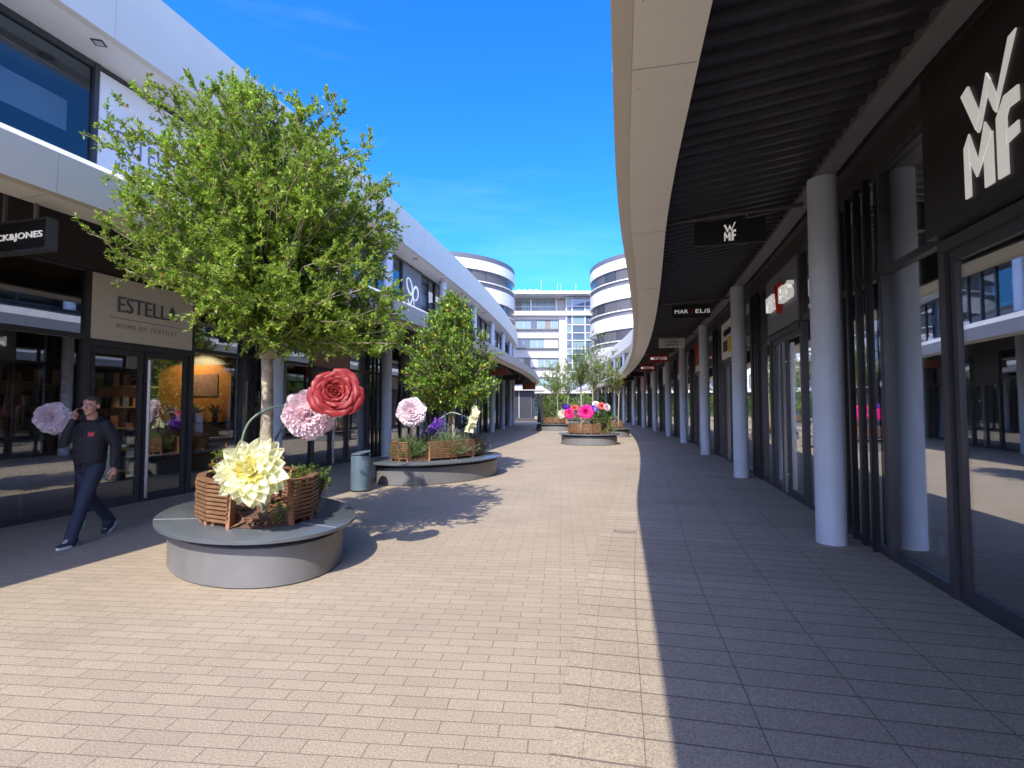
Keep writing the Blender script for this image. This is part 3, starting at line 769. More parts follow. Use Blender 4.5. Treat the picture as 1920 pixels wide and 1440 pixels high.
# ------------------------------------------------------------------ planters
M['planter'] = mat('planter', (.155, .157, .158), .42, var=.13, vscale=2.2)
M['planter_lip'] = mat('planter_lip', (.095, .108, .116), .22, var=.10, vscale=3, spec=.6)
M['wood'] = mat('wood', (.195, .103, .05), .55, var=.35, vscale=9)
M['wood_post'] = mat('wood_post', (.31, .14, .07), .55, var=.15, vscale=7)
M['soil'] = mat('soil', (.085, .045, .028), .95, var=.6, vscale=22, bump=1, bscale=40)
M['bark_chip'] = mat('bark_chip', (.22, .105, .055), .9, var=.5, vscale=30)
PG = 'planters down the middle of the street'
def ellp(c, a, b, rot, t): 
    x, y = a * math.cos(t), b * math.sin(t)
    return V((c[0] + x * math.cos(rot) - y * math.sin(rot), c[1] + x * math.sin(rot) + y * math.cos(rot), 0))
def planter(label, c, a, b, rot, arcs, ka, kb, kh=.43, ko=(0, 0), seams=(0.4, 2.5, 4.5), chips=350, slats=9):
    t = thing('planter', label, 'planter', (c[0], c[1], 0), PG)
    n = 72
    def ring(prof): 
        mb = MB(); vs = []; fs = []
        for (ins, z) in prof:
            for j in range(n):
                p = ellp(c, max(a - ins, .01), max(b - ins, .01), rot, 2 * math.pi * j / n); vs.append((p.x, p.y, z))
        for i in range(len(prof) - 1):
            for j in range(n): fs.append((i * n + j, i * n + (j + 1) % n, (i + 1) * n + (j + 1) % n, (i + 1) * n + j))
        mb.add(vs, fs, 0, True); return mb
    ring([(.16, .004), (.13, .012), (.13, .36), (.145, .37), (.4, .37)]).build('base', M['planter'], t, sharp=40)
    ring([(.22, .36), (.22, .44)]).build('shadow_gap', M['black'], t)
    lip = ring([(.3, .425), (.02, .425), (.0, .432), (.0, .462), (.012, .47), (a - .02 if a < b else b - .02, .47)]).build('bench_lip', M['planter_lip'], t, sharp=40)
    bc = (c[0] + ko[0], c[1] + ko[1])
    for s_ in seams:
        mb = MB(); p = ellp(bc, ka, kb, rot, s_); q = ellp(c, a - .004, b - .004, rot, s_)
        p.z = q.z = .4705; mb.bar(p, q, .005, .003); mb.build('joint', M['steel_stone'], lip)
    # mulch inside the slats
    mb = MB(); vs = [(bc[0], bc[1], .60)]; fs = []; m = 40; rr = random.Random(int(c[1] * 10))
    for i in range(1, 7):
        for j in range(m):
            p = ellp(bc, ka * i / 6 * .97, kb * i / 6 * .97, rot, 2 * math.pi * j / m); f = i / 6
            vs.append((p.x, p.y, .474 + .12 * (1 - f ** 3) + (rr.uniform(-.015, .02) if i < 6 else 0)))
    for j in range(m): fs.append((0, 1 + j, 1 + (j + 1) % m))
    for i in range(5):
        for j in range(m): fs.append((1 + i * m + j, 1 + (i + 1) * m + j, 1 + (i + 1) * m + (j + 1) % m, 1 + i * m + (j + 1) % m))
    mb.add(vs, fs, 0, True)
    for k in range(chips):
        f = math.sqrt(rr.random()) * .95; p = ellp(bc, ka * f, kb * f, rot, rr.uniform(0, 6.28)); p.z = .478 + .12 * (1 - f ** 3) + rr.uniform(0, .02)
        d = V((rr.uniform(-1, 1), rr.uniform(-1, 1), rr.uniform(-.4, .4))).normalized() * rr.uniform(.02, .05)
        mb.bar(p - d, p + d, rr.uniform(.012, .03), .008, 1)
    mb.build('mulch', [M['soil'], M['bark_chip']], t)
    for (t0, t1, ns) in arcs:
        mb = MB(); pts = [ellp(bc, ka, kb, rot, R(t0 + (t1 - t0) * k / ns)) for k in range(ns + 1)]
        cc = V((bc[0], bc[1], 0))
        for k in range(ns):
            p, q = pts[k], pts[k + 1]; d = (q - p).normalized(); nn = V((d.y, -d.x, 0))
            if nn.dot(p - cc) < 0: nn = -nn
            for s_ in range(slats):
                z = .535 + (kh - .10) * s_ / (slats - 1)
                j = .004 * ((s_ * 7 + k * 3) % 3)
                e = .012 if s_ % 2 else -.004
                a_, b_ = p + d * (.004 - e * .3) + nn * (.012 + j), q - d * (.004 - e * .3) + nn * (.012 + j); a_.z = b_.z = z
                mb.bar(a_, b_, .036, .026)
            a_, b_ = p + d * .002 - nn * .012, q - d * .002 - nn * .012; a_.z = b_.z = .47 + kh + .008; mb.bar(a_, b_, .085, .022)
        sc_ = mb.build('slat_screen', M['wood'], t)
        for k in range(ns + 1):
            ends = (k in (0, ns)); p = pts[k]; r_ = (p - cc).normalized(); tt = V((-r_.y, r_.x, 0))
            for q in ((0,) if ends else (-.05, .05)):
                mb = MB(); o = p + tt * (q + (.014 if k == 0 else -.014 if k == ns else 0) * (1 if t1 > t0 else -1)); w = .017
                i0, i1, o0, o1 = -.125, -.055, (.035 if ends else .008), .02
                lo = [o + r_ * i0 - tt * w, o + r_ * (o0 - .01) - tt * w, o + r_ * (o0 - .01) + tt * w, o + r_ * i0 + tt * w]
                hi = [o + r_ * i1 - tt * w, o + r_ * (-.008) - tt * w, o + r_ * (-.008) + tt * w, o + r_ * i1 + tt * w]
                mb.hexa([V((*x.xy, .471)) for x in lo] + [V((*x.xy, .47 + kh - .005)) for x in hi]); mb.build('post', M['wood_post'], sc_)
    return t
P1 = (-2.86, 5.82); P2 = (-1.70, 12.2); P3 = (3.45, 23.0); P4 = (3.05, 36.6); P5 = (5.6, 50.0); P6 = (5.75, 28.6)
planter('nearest round grey planter with slatted wood screens, big yellow bloom and tallest tree', P1, 1.42, .965, R(-49.3), [(-45, -218, 7), (10, 138, 5)], .80, .56, ko=(.06, -.12))
planter('long oval grey planter with lavender behind the blue-grey bin', P2, 1.80, 1.15, R(50), [(-128, 142, 9), (166, 206, 2)], 1.32, .68, kh=.40, chips=200)
planter('grey planter with shrub and magenta bloom on the right of the street', P3, 1.36, 1.35, 0, [(-155, -62, 4), (-25, 140, 5)], .98, .92, ko=(-.08, -.08), chips=120)
planter('grey planter with wooden screen beside the closed dark parasol', P4, 1.45, 1.5, 0, [(-160, -40, 4), (-10, 150, 5)], .95, .95, ko=(-.05, 0), chips=60)
planter('farthest small grey planter between the distant trees', P5, 1.3, 1.3, 0, [(-170, -20, 5)], .95, .95, chips=30)
planter('small grey planter half hidden behind the magenta bloom planter', P6, .9, .9, 0, [(-170, -60, 3)], .6, .6, chips=30)

# ------------------------------------------------------------------ litter bin
M['bin'] = mat('bin', (.14, .20, .25), .32, var=.07, vscale=4, metal=.25)
bc = V((-2.98, 10.15, 0))
lb = thing('litter_bin', 'blue-grey round litter bin with tilted lid beside the lavender planter', 'litter bin', bc)
mb = MB(); n = 36; vs = []; fs = []
for i, (r, z) in enumerate([(.185, .03), (.19, .05), (.19, .70)]):
    for j in range(n):
        a = 2 * math.pi * j / n; zz = z
        if i == 2: zz = .66 + .045 * abs(math.sin(a))
        vs.append(bc + V((r * math.cos(a), r * math.sin(a), zz)))
for i in range(2):
    for j in range(n): fs.append((i * n + j, i * n + (j + 1) % n, (i + 1) * n + (j + 1) % n, (i + 1) * n + j))
mb.add(vs, fs, 0, True); mb.build('body', M['bin'], lb)
mb = MB(); mb.lathe([(.185, .004), (.185, .03)], bc, 30); mb.lathe([(0, .004), (.185, .004)], bc, 30); mb.build('foot', M['black'], lb)
mb = MB(); mb.lathe([(0, .60), (.184, .60), (.184, .66)], bc, 30); mb.build('liner', M['black'], lb)
mb = MB(); m3 = Matrix.Rotation(R(-9), 3, 'Y') @ Matrix.Rotation(R(6), 3, 'X')
mb2 = MB(); mb2.lathe([(0, 0), (.188, 0), (.19, .004), (.188, .008), (0, .008)], (0, 0, 0), 36)
mb.add([bc + V((0, 0, .745)) + m3 @ V(v) for v in mb2.v], mb2.f, 0); mb.build('lid', M['bin'], lb)
mb = MB()
for x in (-.175, .175): mb.bar(bc + V((x, 0, .6)), bc + V((x, 0, .745 + x * .15)), .02, .02)
mb.build('bracket', M['bin'], lb)
# drain cover set in the paving band
mb = MB(); dp = RR.P(6.2, 2.45); a = math.atan2(-RR.T(6.2).x, RR.T(6.2).y)
mb.box((dp.x, dp.y, .008), (.27, .10, .006), a, 0)
for k in range(9): 
    q = V((dp.x, dp.y, .0125)) + Matrix.Rotation(a, 3, 'Z') @ V((-.108 + k * .027, 0, 0)); mb.box(q, (.012, .075, .003), a, 1)
tag(mb.build('drain_cover', [mat('rust', (.14, .075, .05), .7, var=.2), M['seam']], loc=(dp.x, dp.y, 0)), 'small rusty brown drain cover set in the pale paving band', 'drain cover')

# ------------------------------------------------------------------ foliage
def leafmat(name, col, tr=.5, rough=.34): return mat(name, col, rough, var=.35, vscale=1.7, transl=tr, spec=.4)
M['leaf_a'] = leafmat('leaf_a', (.27, .42, .045)); M['leaf_b'] = leafmat('leaf_b', (.18, .31, .04)); M['leaf_c'] = leafmat('leaf_c', (.40, .49, .09))
M['leaf_red'] = leafmat('leaf_red', (.26, .10, .03))
M['holly_a'] = leafmat('holly_a', (.13, .25, .032), .25, .28); M['holly_b'] = leafmat('holly_b', (.24, .37, .05), .3, .3); M['holly_y'] = leafmat('holly_y', (.48, .36, .03), .3)
M['lav'] = leafmat('lav', (.15, .22, .085), .3, .6); M['lav_b'] = leafmat('lav_b', (.11, .19, .04), .3, .6); M['lav_f'] = leafmat('lav_f', (.22, .14, .38), .3, .7)
M['shrub_a'] = leafmat('shrub_a', (.085, .16, .03), .3, .35); M['shrub_b'] = leafmat('shrub_b', (.15, .25, .04), .3, .35)
M['far_leaf'] = leafmat('far_leaf', (.16, .25, .05), .4); M['far_leaf_b'] = leafmat('far_leaf_b', (.24, .32, .07), .4)
M['bark'] = mat('bark', (.33, .285, .20), .85, var=.6, vscale=11, bump=.7, bscale=34)
M['bark_young'] = mat('bark_young', (.30, .28, .20), .8, var=.3, vscale=12)
M['twig'] = mat('twig', (.22, .155, .105), .85, var=.25, vscale=9)
def leaf(mb, p, d, up, L, W, mi):
    s_ = d.cross(up)
    if s_.length < 1e-4: s_ = d.orthogonal()
    s_.normalize(); n = s_.cross(d)
    m_ = p + d * (L * .45)
    mb.add([p, m_ + s_ * W / 2 + n * W * .18, p + d * L, m_ - s_ * W / 2 + n * W * .18], [(0, 2, 1), (0, 3, 2)], mi)
def rdir(r):
    while True:
        v = V((r.uniform(-1, 1), r.uniform(-1, 1), r.uniform(-1, 1)))
        if .05 < v.length < 1: return v.normalized()
def tree(name, label, base, trunk_r, fork, tips, seed, mats, weights, L, W, twigs=8, tl=(.2, .42), lpt=14, lean=0, barkm='bark', group='street trees growing in the planters', dense=1., keep_twigs=1., upb=.35, limb=1., leader=0):
    """tips: list of points the limbs grow to; leafy twigs grow at and below each tip"""
    r = random.Random(seed); base = V(base)
    t = thing(name, label, 'tree', base, group)
    mb = MB(); H = fork - base.z; pts = []; rad = []
    for k in range(12):
        f = k / 11; pts.append(base + V((math.sin(f * 4 + seed) * .02 + lean * f * .1, math.cos(f * 3.1 + seed) * .018, H * f)))
        rad.append(trunk_r * (1.35 - .45 * min(1, f * 5)) * (1 - .22 * f))
    mb.tube(pts, rad, 14); mb.build('trunk', M[barkm], t)
    top = pts[-1]; lb_ = MB(); cr = MB()
    mi = lambda: r.choices(range(len(mats)), weights)[0]
    if leader: lb_.tube([top - V((0, 0, .05)), top + V((.02, .01, leader * .5)), top + V((-.03, 0, leader + .1))], [trunk_r * 1.0, trunk_r * .6, trunk_r * .2], 10)
    for tip in tips:
        tip = V(tip); st = top + V((0, 0, -r.uniform(0, .35) * H * .3)) + (tip - top) * r.uniform(0, .08)
        st = V((top.x, top.y, st.z))
        if leader: st.z = fork + .12 + min(leader, max(.25, (tip.z - fork) * .62)) * r.uniform(.35, 1.0)
        v = tip - st; c1 = st + v * .35 + V((0, 0, r.uniform(-.12, .06) * v.length)) + rdir(r) * .05
        c2 = st + v * .7 + rdir(r) * .07 * v.length; br = [st, c1, c2, tip]
        lb_.tube(br, [limb * trunk_r * r.uniform(.22, .38), limb * trunk_r * .15, limb * trunk_r * .08, .004], 5, 0, False)
        out = v.normalized()
        for q in range(int(twigs * r.uniform(.7, 1.3))):
            f = r.uniform(.9, 1.0) if q < 3 else r.uniform(.45, 1.0) if r.random() < .8 else r.uniform(.25, .5)
            i = 0 if f < .35 else 1 if f < .7 else 2; g = (f - (0, .35, .7)[i]) / (.35, .35, .3)[i]
            p = br[i].lerp(br[i + 1], min(1, g))
            d = (out * .7 + rdir(r) * .9 + V((0, 0, upb))).normalized(); ln = r.uniform(*tl)
            e = p + d * ln; mid = p + d * ln * .5 + rdir(r) * ln * .10
            if r.random() < keep_twigs: lb_.tube([p, mid, e], [.0045, .003, .0015], 3, 1, False)
            if q > 2 and r.random() > dense: continue
            for k in range(lpt):
                h = r.uniform(.12, 1.03); pp = (p.lerp(mid, h * 2) if h < .5 else mid.lerp(e, h * 2 - 1)) + rdir(r) * .012
                dd = (d * .55 + rdir(r) * .8 + V((0, 0, .2))).normalized()
                s_ = r.uniform(.65, 1.25); leaf(cr, pp, dd, rdir(r) * .6 + V((0, 0, 1)), L * s_, W * s_, mi())
    lb_.build('branches', [M[barkm], M['twig']], t)
    cr.build('crown', [M[m] for m in mats], t)
    return t
def ell_tips(r, c, rx, ry, rz, n, pw=.42, flat=None, pn=2):
    out = []
    while len(out) < n:
        d = rdir(r); d = d / (abs(d.x) ** pn + abs(d.y) ** pn + abs(d.z) ** pn) ** (1 / pn); k = r.random() ** pw; p = V((c[0] + d.x * rx * k, c[1] + d.y * ry * k, c[2] + d.z * rz * k))
        if flat and p.z < flat and r.random() < .7: continue
        out.append(p)
    return out
r = random.Random(11)
TB = (-2.66, 5.52, .50)
tips = ell_tips(r, (-2.76, 5.52, 3.72), 1.46, 1.30, 1.24, 370, .42, pn=2.8)
tips += [(-2.95 + r.uniform(-.5, .5), 5.45 + r.uniform(-.4, .4), 4.75 + r.uniform(0, .36)) for _ in range(18)]
tips += [(-2.98 + r.uniform(-.08, .08), 5.45 + r.uniform(-.1, .1), 5.12 + r.uniform(0, .08)) for _ in range(2)]
tips += [(-2.7 + 1.45 * math.cos(a), 5.52 + 1.15 * math.sin(a), 2.52 + r.uniform(-.15, .45)) for a in [r.uniform(0, 6.28) for _ in range(44)]]
tips += [(-2.7 + k * math.cos(a), 5.52 + k * math.sin(a) * .9, 2.28 + .18 * k + r.uniform(-.18, .35)) for a, k in [(r.uniform(0, 6.28), r.uniform(.35, 1.5)) for _ in range(80)]]
tips += [(-1.42 + r.uniform(-.3, .3), 5.5 + r.uniform(-.4, .4), 2.62 + r.uniform(-.45, .6)) for _ in range(16)]
tips += [(-3.95 + r.uniform(-.2, .3), 5.35 + r.uniform(-.4, .4), 3.2 + r.uniform(-.2, .6)) for _ in range(22)]
tips = [t_ for t_ in tips if t_[0] > (-4.08 if t_[2] < 4.1 else -4.08 + (t_[2] - 4.1) * .62) and t_[2] > 3.02 - max(0, t_[0] + 3.35) * 1.0]
tree('leafy_tree', 'large round-crowned tree with mottled trunk in the nearest planter', TB, .080, 2.22, tips, 5, ['leaf_a', 'leaf_b', 'leaf_c', 'leaf_red'], [46, 24, 28, 2], .046, .024, 15, (.09, .23), 25, upb=.2, limb=.65, leader=1.7)
# small glossy tree of the lavender planter
r = random.Random(21); tips = []
while len(tips) < 300:
    z = r.uniform(1.62, 4.35); f = (z - 1.62) / 2.73; w_ = 1.30 * (1 - f) ** .72 * (.55 + .9 * min(1, f * 3.2)) if f < .98 else .05
    w_ = min(w_, 1.28); a = r.uniform(0, 6.28); k = math.sqrt(r.random()); tips.append((-1.50 + w_ * k * math.cos(a), 12.5 + w_ * k * math.sin(a) * .9, z))
tree('glossy_tree', 'small conical yellow-green glossy tree rising from the lavender planter', (-1.42, 12.5, .52), .055, 1.9, tips, 8, ['holly_a', 'holly_b', 'holly_y'], [48, 45, 7], .10, .047, 10, (.12, .28), 8, upb=.2)
# trees farther off
def round_tree(name, label, base, fork, c, rx, rz, n, seed, mats, L, dense=1., tr=.05, lpt=9, tw=7):
    r = random.Random(seed)
    tree(name, label, base, tr, fork, ell_tips(r, c, rx, rx, rz, n, .45), seed, mats, [55, 45], L, L * .5, tw, (.14, .34), lpt, barkm='bark_young', dense=dense)
round_tree('leafy_tree', 'ball-crowned dense green tree with slim pale trunk in the magenta bloom planter', (3.12, 23.2, .5), 2.75, (3.15, 23.2, 3.40), .86, .88, 90, 31, ['far_leaf', 'leaf_b'], .065, lpt=11)
round_tree('leafy_tree', 'loose pale tree reaching highest, just right of the ball-crowned tree', (4.3, 27.2, .5), 2.6, (4.55, 27.2, 4.0), 1.0, 1.9, 70, 32, ['far_leaf', 'far_leaf_b'], .085, .8, .045, 7)
round_tree('leafy_tree', 'open young tree with thin yellowish trunk beside the closed parasol', (3.25, 36.4, .5), 2.6, (3.1, 36.4, 3.7), 1.25, 1.3, 80, 33, ['far_leaf', 'leaf_a'], .10, .85, .05, 8)
round_tree('leafy_tree', 'pale sparse tree standing between the two middle trees, far back', (5.5, 50.2, .5), 3.0, (5.4, 50.2, 4.5), 1.6, 1.7, 60, 34, ['far_leaf', 'far_leaf_b'], .13, .8, .06, 8)
round_tree('leafy_tree', 'bright yellow-green tree leaning out under the right canopy edge', (6.0, 28.8, .5), 2.4, (5.55, 28.8, 3.5), .95, .75, 46, 35, ['far_leaf_b', 'leaf_c'], .10, .85, .045, 8)

def shrub(name, label, blobs, seed, mats, L, W, n, stems=None, cat='shrub', group=None, upb=.3):
    r = random.Random(seed); b0 = blobs[0]
    t = thing(name, label, cat, (b0[0][0], b0[0][1], stems or .5), group)
    mb = MB(); tot = sum(b[1][0] * b[1][1] * b[1][2] for b in blobs); sm = MB()
    for (c, s_) in blobs:
        k_ = int(n * s_[0] * s_[1] * s_[2] / tot)
        for q in range(k_ // 7):
            d = rdir(r); k = r.random() ** .4; p = V((c[0] + d.x * s_[0] * k, c[1] + d.y * s_[1] * k, c[2] + d.z * s_[2] * k))
            dd = (d * .6 + rdir(r) * .7 + V((0, 0, upb))).normalized()
            sm.tube([V((c[0] + d.x * s_[0] * k * .4, c[1] + d.y * s_[1] * k * .4, max(stems or .5, p.z - .3))), p], [.006, .003], 3, 0, False)
            for j in range(7):
                g = (dd * .5 + rdir(r)).normalized(); f = r.uniform(.7, 1.2)
                leaf(mb, p + dd * L * j * .3, g, rdir(r) * .6 + V((0, 0, 1)), L * f, W * f, r.randrange(len(mats)))
    sm.build('stems', M['twig'], t); mb.build('leaves', [M[m] for m in mats], t)
    return t
shrub('leafy_shrub', 'dark green shrub filling the right half of the magenta bloom planter', [((4.0, 22.7, .95), (.55, .5, .55)), ((3.6, 22.9, .85), (.5, .45, .4))], 41, ['shrub_a', 'shrub_b'], .10, .05, 1900)
shrub('leafy_shrub', 'bushy green shrub behind the wooden screen beside the closed parasol', [((2.75, 36.7, 1.35), (.7, .7, .85))], 42, ['shrub_a', 'shrub_b', 'far_leaf'], .14, .07, 1400)
shrub('hedge', 'tall green hedge across the far plaza behind the flower planters', [((x, 62 + (x % 1), 1.6), (1.5, 1.0, 1.55)) for x in (4.2, 6.5, 8.6, 10.6)], 43, ['far_leaf', 'shrub_b', 'leaf_a'], .26, .13, 3600, .02, 'hedge')
shrub('leafy_shrub', 'small green shrub with airy leaves behind the big yellow bloom', [((-2.30, 5.85, .84), (.26, .22, .13))], 44, ['shrub_a', 'leaf_b', 'leaf_a'], .04, .02, 900)
shrub('leafy_shrub', 'slim upright sprig with red-tipped leaves left of the trunk', [((-3.10, 5.5, 1.04), (.07, .07, .13)), ((-2.92, 5.62, 1.02), (.08, .08, .11))], 45, ['leaf_a', 'shrub_b', 'leaf_red'], .045, .022, 240)
shrub('leafy_shrub', 'low green sprigs in the mulch gap of the nearest planter', [((-2.32, 5.2, .60), (.10, .06, .07))], 46, ['leaf_a', 'shrub_b'], .045, .022, 130)
def lavender(label, c, rx, rz, seed, n=420, fl=.5):
    r = random.Random(seed); t = thing('lavender', label, 'plant', (c[0], c[1], .52), 'lavender clumps in the oval planter')
    mb = MB()
    for k in range(n):
        d = rdir(r); d.z = abs(d.z) * .9 + .25; d.normalize(); b = V((c[0] + r.uniform(-1, 1) * rx * .45, c[1] + r.uniform(-1, 1) * rx * .45, .52))
        ln = rz * r.uniform(.6, 1.1); e = b + V((d.x * rx, d.y * rx, d.z * ln + .02))
        for q in range(4):
            f = r.uniform(.3, 1); leaf(mb, b.lerp(e, f), (d + rdir(r) * .4).normalized(), rdir(r), r.uniform(.07, .13), .012, r.randrange(2))
        if r.random() < fl: leaf(mb, e, (d + rdir(r) * .2 + V((0, 0, .6))).normalized(), rdir(r), .075, .018, 2)
    mb.build('leaves', [M['lav'], M['lav_b'], M['lav_f']], t)
for k, (x, y, rx, rz, lb__, fl) in enumerate([(-2.25, 11.3, .34, .52, 'lavender clump at the open left end of the oval planter', .1), (-1.95, 11.75, .36, .58, 'lavender clump below the pale pink bloom', .2), (-1.45, 11.75, .36, .60, 'brightest green lavender clump hanging over the front slats', .15), (-1.15, 12.4, .36, .5, 'lavender clump right of the glossy tree trunk', .3), (-.95, 12.9, .3, .46, 'lavender clump at the right end of the oval planter', .3), (-1.75, 12.3, .4, .66, 'flowering lavender clump at the back under the purple bloom', .7)]):
    lavender(lb__, (x, y), rx, rz, 60 + k, 420, fl)

# ------------------------------------------------------------------ giant flowers
M['stem'] = mat('stem', (.20, .27, .20), .45)
def petmat(name, col, tr=.42): return mat(name, col, .42, var=.06, vscale=4, transl=tr, spec=.4)
for nme, col in dict(rose_red=(.37, .040, .042), rose_red_in=(.40, .05, .05), pink=(.96, .82, .85), pink_deep=(.94, .68, .74), pale=(.95, .86, .89), blush=(.95, .80, .84), cream=(.90, .90, .64), yellow=(.88, .78, .26), lilac=(.36, .16, .72), violet=(.16, .06, .46), magenta=(.80, .02, .28), magenta_in=(.62, .01, .20), salmon=(.70, .12, .10), ivory=(.82, .80, .66)).items():
    M[nme] = petmat(nme, col)
def petal(mb, az, r0, a0, a1, L, half, z0, mi, shape='round', cup=.0, ruff=0., rr=None, ns=7, nt_=6, flat=False, ph=0, lip=0.):
    """one petal; profile angle (from the flower axis) goes a0 -> a1 along length L"""
    vs = []; fs = []; rad = r0; z = z0
    for i in range(ns + 1):
        s_ = i / ns
        if i:
            a = a0 + (a1 - a0) * (s_ - .5 / ns) + lip * max(0, s_ - .78) * 5.; rad += math.sin(a) * L / ns; z += math.cos(a) * L / ns
        if shape == 'round': wv = math.sin(math.pi * min(1, .18 + s_ * .62)) * (1 if s_ < .8 else math.sqrt(max(0, 1 - ((s_ - .8) / .22) ** 2)))
        elif shape == 'cup': wv = (.45 + .75 * s_ - .2 * s_ * s_) * (1 if s_ < .7 else math.sqrt(max(.0, 1 - ((s_ - .7) / .315) ** 2)))
        elif shape == 'point': wv = (.35 + 1.5 * s_ - .9 * s_ * s_) * (1 if s_ < .62 else max(.0, 1 - ((s_ - .62) / .385) ** 1.7))
        else: wv = .5 + .5 * s_
        for j in range(nt_ + 1):
            t = -1 + 2 * j / nt_
            rz_ = ruff * L * s_ * s_ * math.sin(t * 5 + ph) ; dz = cup * L * t * t * (.3 + .7 * s_)
            if flat:
                lat = t * half * wv; x = rad - abs(t) * 0; p = V((x, lat, z + dz + rz_)); q = Matrix.Rotation(az, 3, 'Z') @ p
            else:
                th = az + t * half * wv; k = rad - dz * .3
                q = V((k * math.cos(th), k * math.sin(th), z + dz + rz_))
            vs.append(q)
    for i in range(ns):
        for j in range(nt_):
            a = i * (nt_ + 1) + j; fs.append((a, a + 1, a + nt_ + 2, a + nt_ + 1))
    mb.add(vs, fs, mi, True)
GA = 2.39996
def rose(r):
    mb = MB(); mb.lathe([(0, .06), (.016, .06), (.02, .15), (.012, .185), (.016, .19), (0, .17)], (0, 0, 0), 10)
    n = 27
    for k in range(n):
        f = k / (n - 1); az = k * GA + r.uniform(-.2, .2)
        L = .13 + .24 * f ** .9; a0 = .05 + .62 * f; a1 = -.2 + 1.5 * f ** 1.15
        petal(mb, az, .018 + .075 * f, a0, a1, L, 1.35 - .55 * f, .05 - .07 * f, 1 if f < .4 else 0, 'cup', -.10 + .04 * f, .014 + .022 * f, ns=10, nt_=10, ph=k, lip=.5 + .5 * f)
    return mb
def peony(r, inner=210):
    mb = MB()
    for k in range(13):
        petal(mb, k * GA, .06, .85, 1.80, .27 + .03 * (k % 3), .62, -.03, 0, 'cup', .16, .05, ns=8, nt_=8, ph=k * 2)
    for k in range(13):
        petal(mb, k * GA + .6, .06, .65, 1.35, .25, .60, .0, 0, 'cup', .14, .07, ns=8, nt_=8, ph=k)
    for k in range(inner):
        f = math.sqrt((k + .5) / inner); az = k * GA
        a0 = -.25 + 1.15 * f + r.uniform(-.25, .25)
        petal(mb, az + r.uniform(-.3, .3), .215 * f, a0, a0 + .55, .085 + .03 * f + r.uniform(-.015, .02), .05 + .025 * f, .07 + .10 * (1 - f * f), 1 if r.random() < .55 - .5 * f else 2 if r.random() < .5 else 0, 'fan', .22, .20, ns=4, nt_=5, flat=True, ph=r.uniform(0, 6))
    mb.ball((0, 0, .03), (.20, .20, .09), 14, 8, 1)
    return mb
def dahlia(r):
    mb = MB()
    for ring, (n, L, a0, a1, r0, w_) in enumerate([(13, .31, 1.15, 2.0, .05, .078), (14, .31, 1.0, 1.75, .045, .074), (14, .27, .85, 1.55, .04, .066), (13, .22, .65, 1.3, .035, .056), (12, .165, .4, 1.0, .03, .045), (10, .12, .15, .5, .02, .034), (6, .08, -.05, .1, .008, .024)]):
        for k in range(n):
            petal(mb, 2 * math.pi * (k + .5 * (ring % 2) + r.uniform(-.12, .12)) / n, r0, a0 + r.uniform(-.1, .1), a1 + r.uniform(-.15, .15), L * r.uniform(.85, 1.12), w_ * r.uniform(.9, 1.2), .0 + ring * .012, 0 if ring < 4 or r.random() < .55 else 1, 'point', .20, .09, ns=9, nt_=6, flat=True, ph=r.uniform(0, 6))
    return mb
FG = 'giant artificial flowers in the planters'
def flower(name, label, kind, pos, face, scale, mats, stem, seed=1, squash=1.):
    r = random.Random(seed); pos = V(pos); f = V(face).normalized()
    q = f.to_track_quat('Z', 'Y').to_matrix(); src = kind(r)
    t = thing(name, label, 'artificial flower', stem[0] if stem else pos, FG)
    mb = MB(); mb.add([pos + q @ (V(v) * scale) for v in src.v], src.f); mb.m = list(src.m); mb.sm = list(src.sm)
    mb.build('bloom', [M[m] for m in mats], t)
    mb = MB(); mb.add([pos - f * .03 * scale + q @ (V(v) * scale) for v in [(0, 0, -.05)]], []); 
    if stem:
        pts = [V(p) for p in stem] + [pos - f * .02]
        # smooth the stem
        sm = []
        for i in range(len(pts) - 1):
            p0 = pts[max(i - 1, 0)]; p1 = pts[i]; p2 = pts[i + 1]; p3 = pts[min(i + 2, len(pts) - 1)]
            for k in range(7):
                u = k / 7; sm.append(.5 * ((2 * p1) + (p2 - p0) * u + (2 * p0 - 5 * p1 + 4 * p2 - p3) * u * u + (3 * p1 - p0 - 3 * p2 + p3) * u ** 3))
        sm.append(pts[-1]); mb = MB(); mb.tube(sm, .017 * max(.7, min(1, scale)), 10); mb.build('stem', M['stem'], t)
        mb = MB(); c = pos - f * .035 * scale; mb.ball(c, .055 * scale, 10, 6); mb.build('calyx', M['stem'], t)
    return t
flower('giant_rose', 'large red rose bloom on a green stem over the nearest planter', rose, (-1.72, 5.0, 1.77), (.28, -.92, .22), .70, ['rose_red', 'rose_red_in'], [(-2.78, 5.80, .55), (-2.72, 5.78, 1.12), (-2.46, 5.65, 1.48), (-1.95, 5.35, 1.64)], 2)
flower('giant_peony', 'large pink ruffled peony bloom partly behind the red rose', peony, (-2.06, 5.18, 1.59), (.42, -.80, -.12), .76, ['pink', 'pink_deep', 'blush'], [(-2.98, 5.62, .55), (-2.97, 5.60, 1.05), (-2.83, 5.52, 1.48), (-2.45, 5.38, 1.66)], 3)
flower('giant_dahlia', 'large pale yellow spiky bloom leaning over the front of the nearest planter', dahlia, (-2.41, 4.80, 1.03), (.22, -.88, .32), .92, ['cream', 'yellow'], [(-2.56, 5.3, .56), (-2.53, 5.2, .85), (-2.46, 5.0, 1.0)], 4)
flower('giant_peony', 'pale pink ruffled bloom at the left of the lavender', peony, (-2.25, 11.4, 1.52), (.25, -.95, .15), .98, ['pale', 'blush', 'pale'], [(-1.9, 11.9, .5), (-1.92, 11.8, 1.1), (-2.05, 11.6, 1.42)], 5)
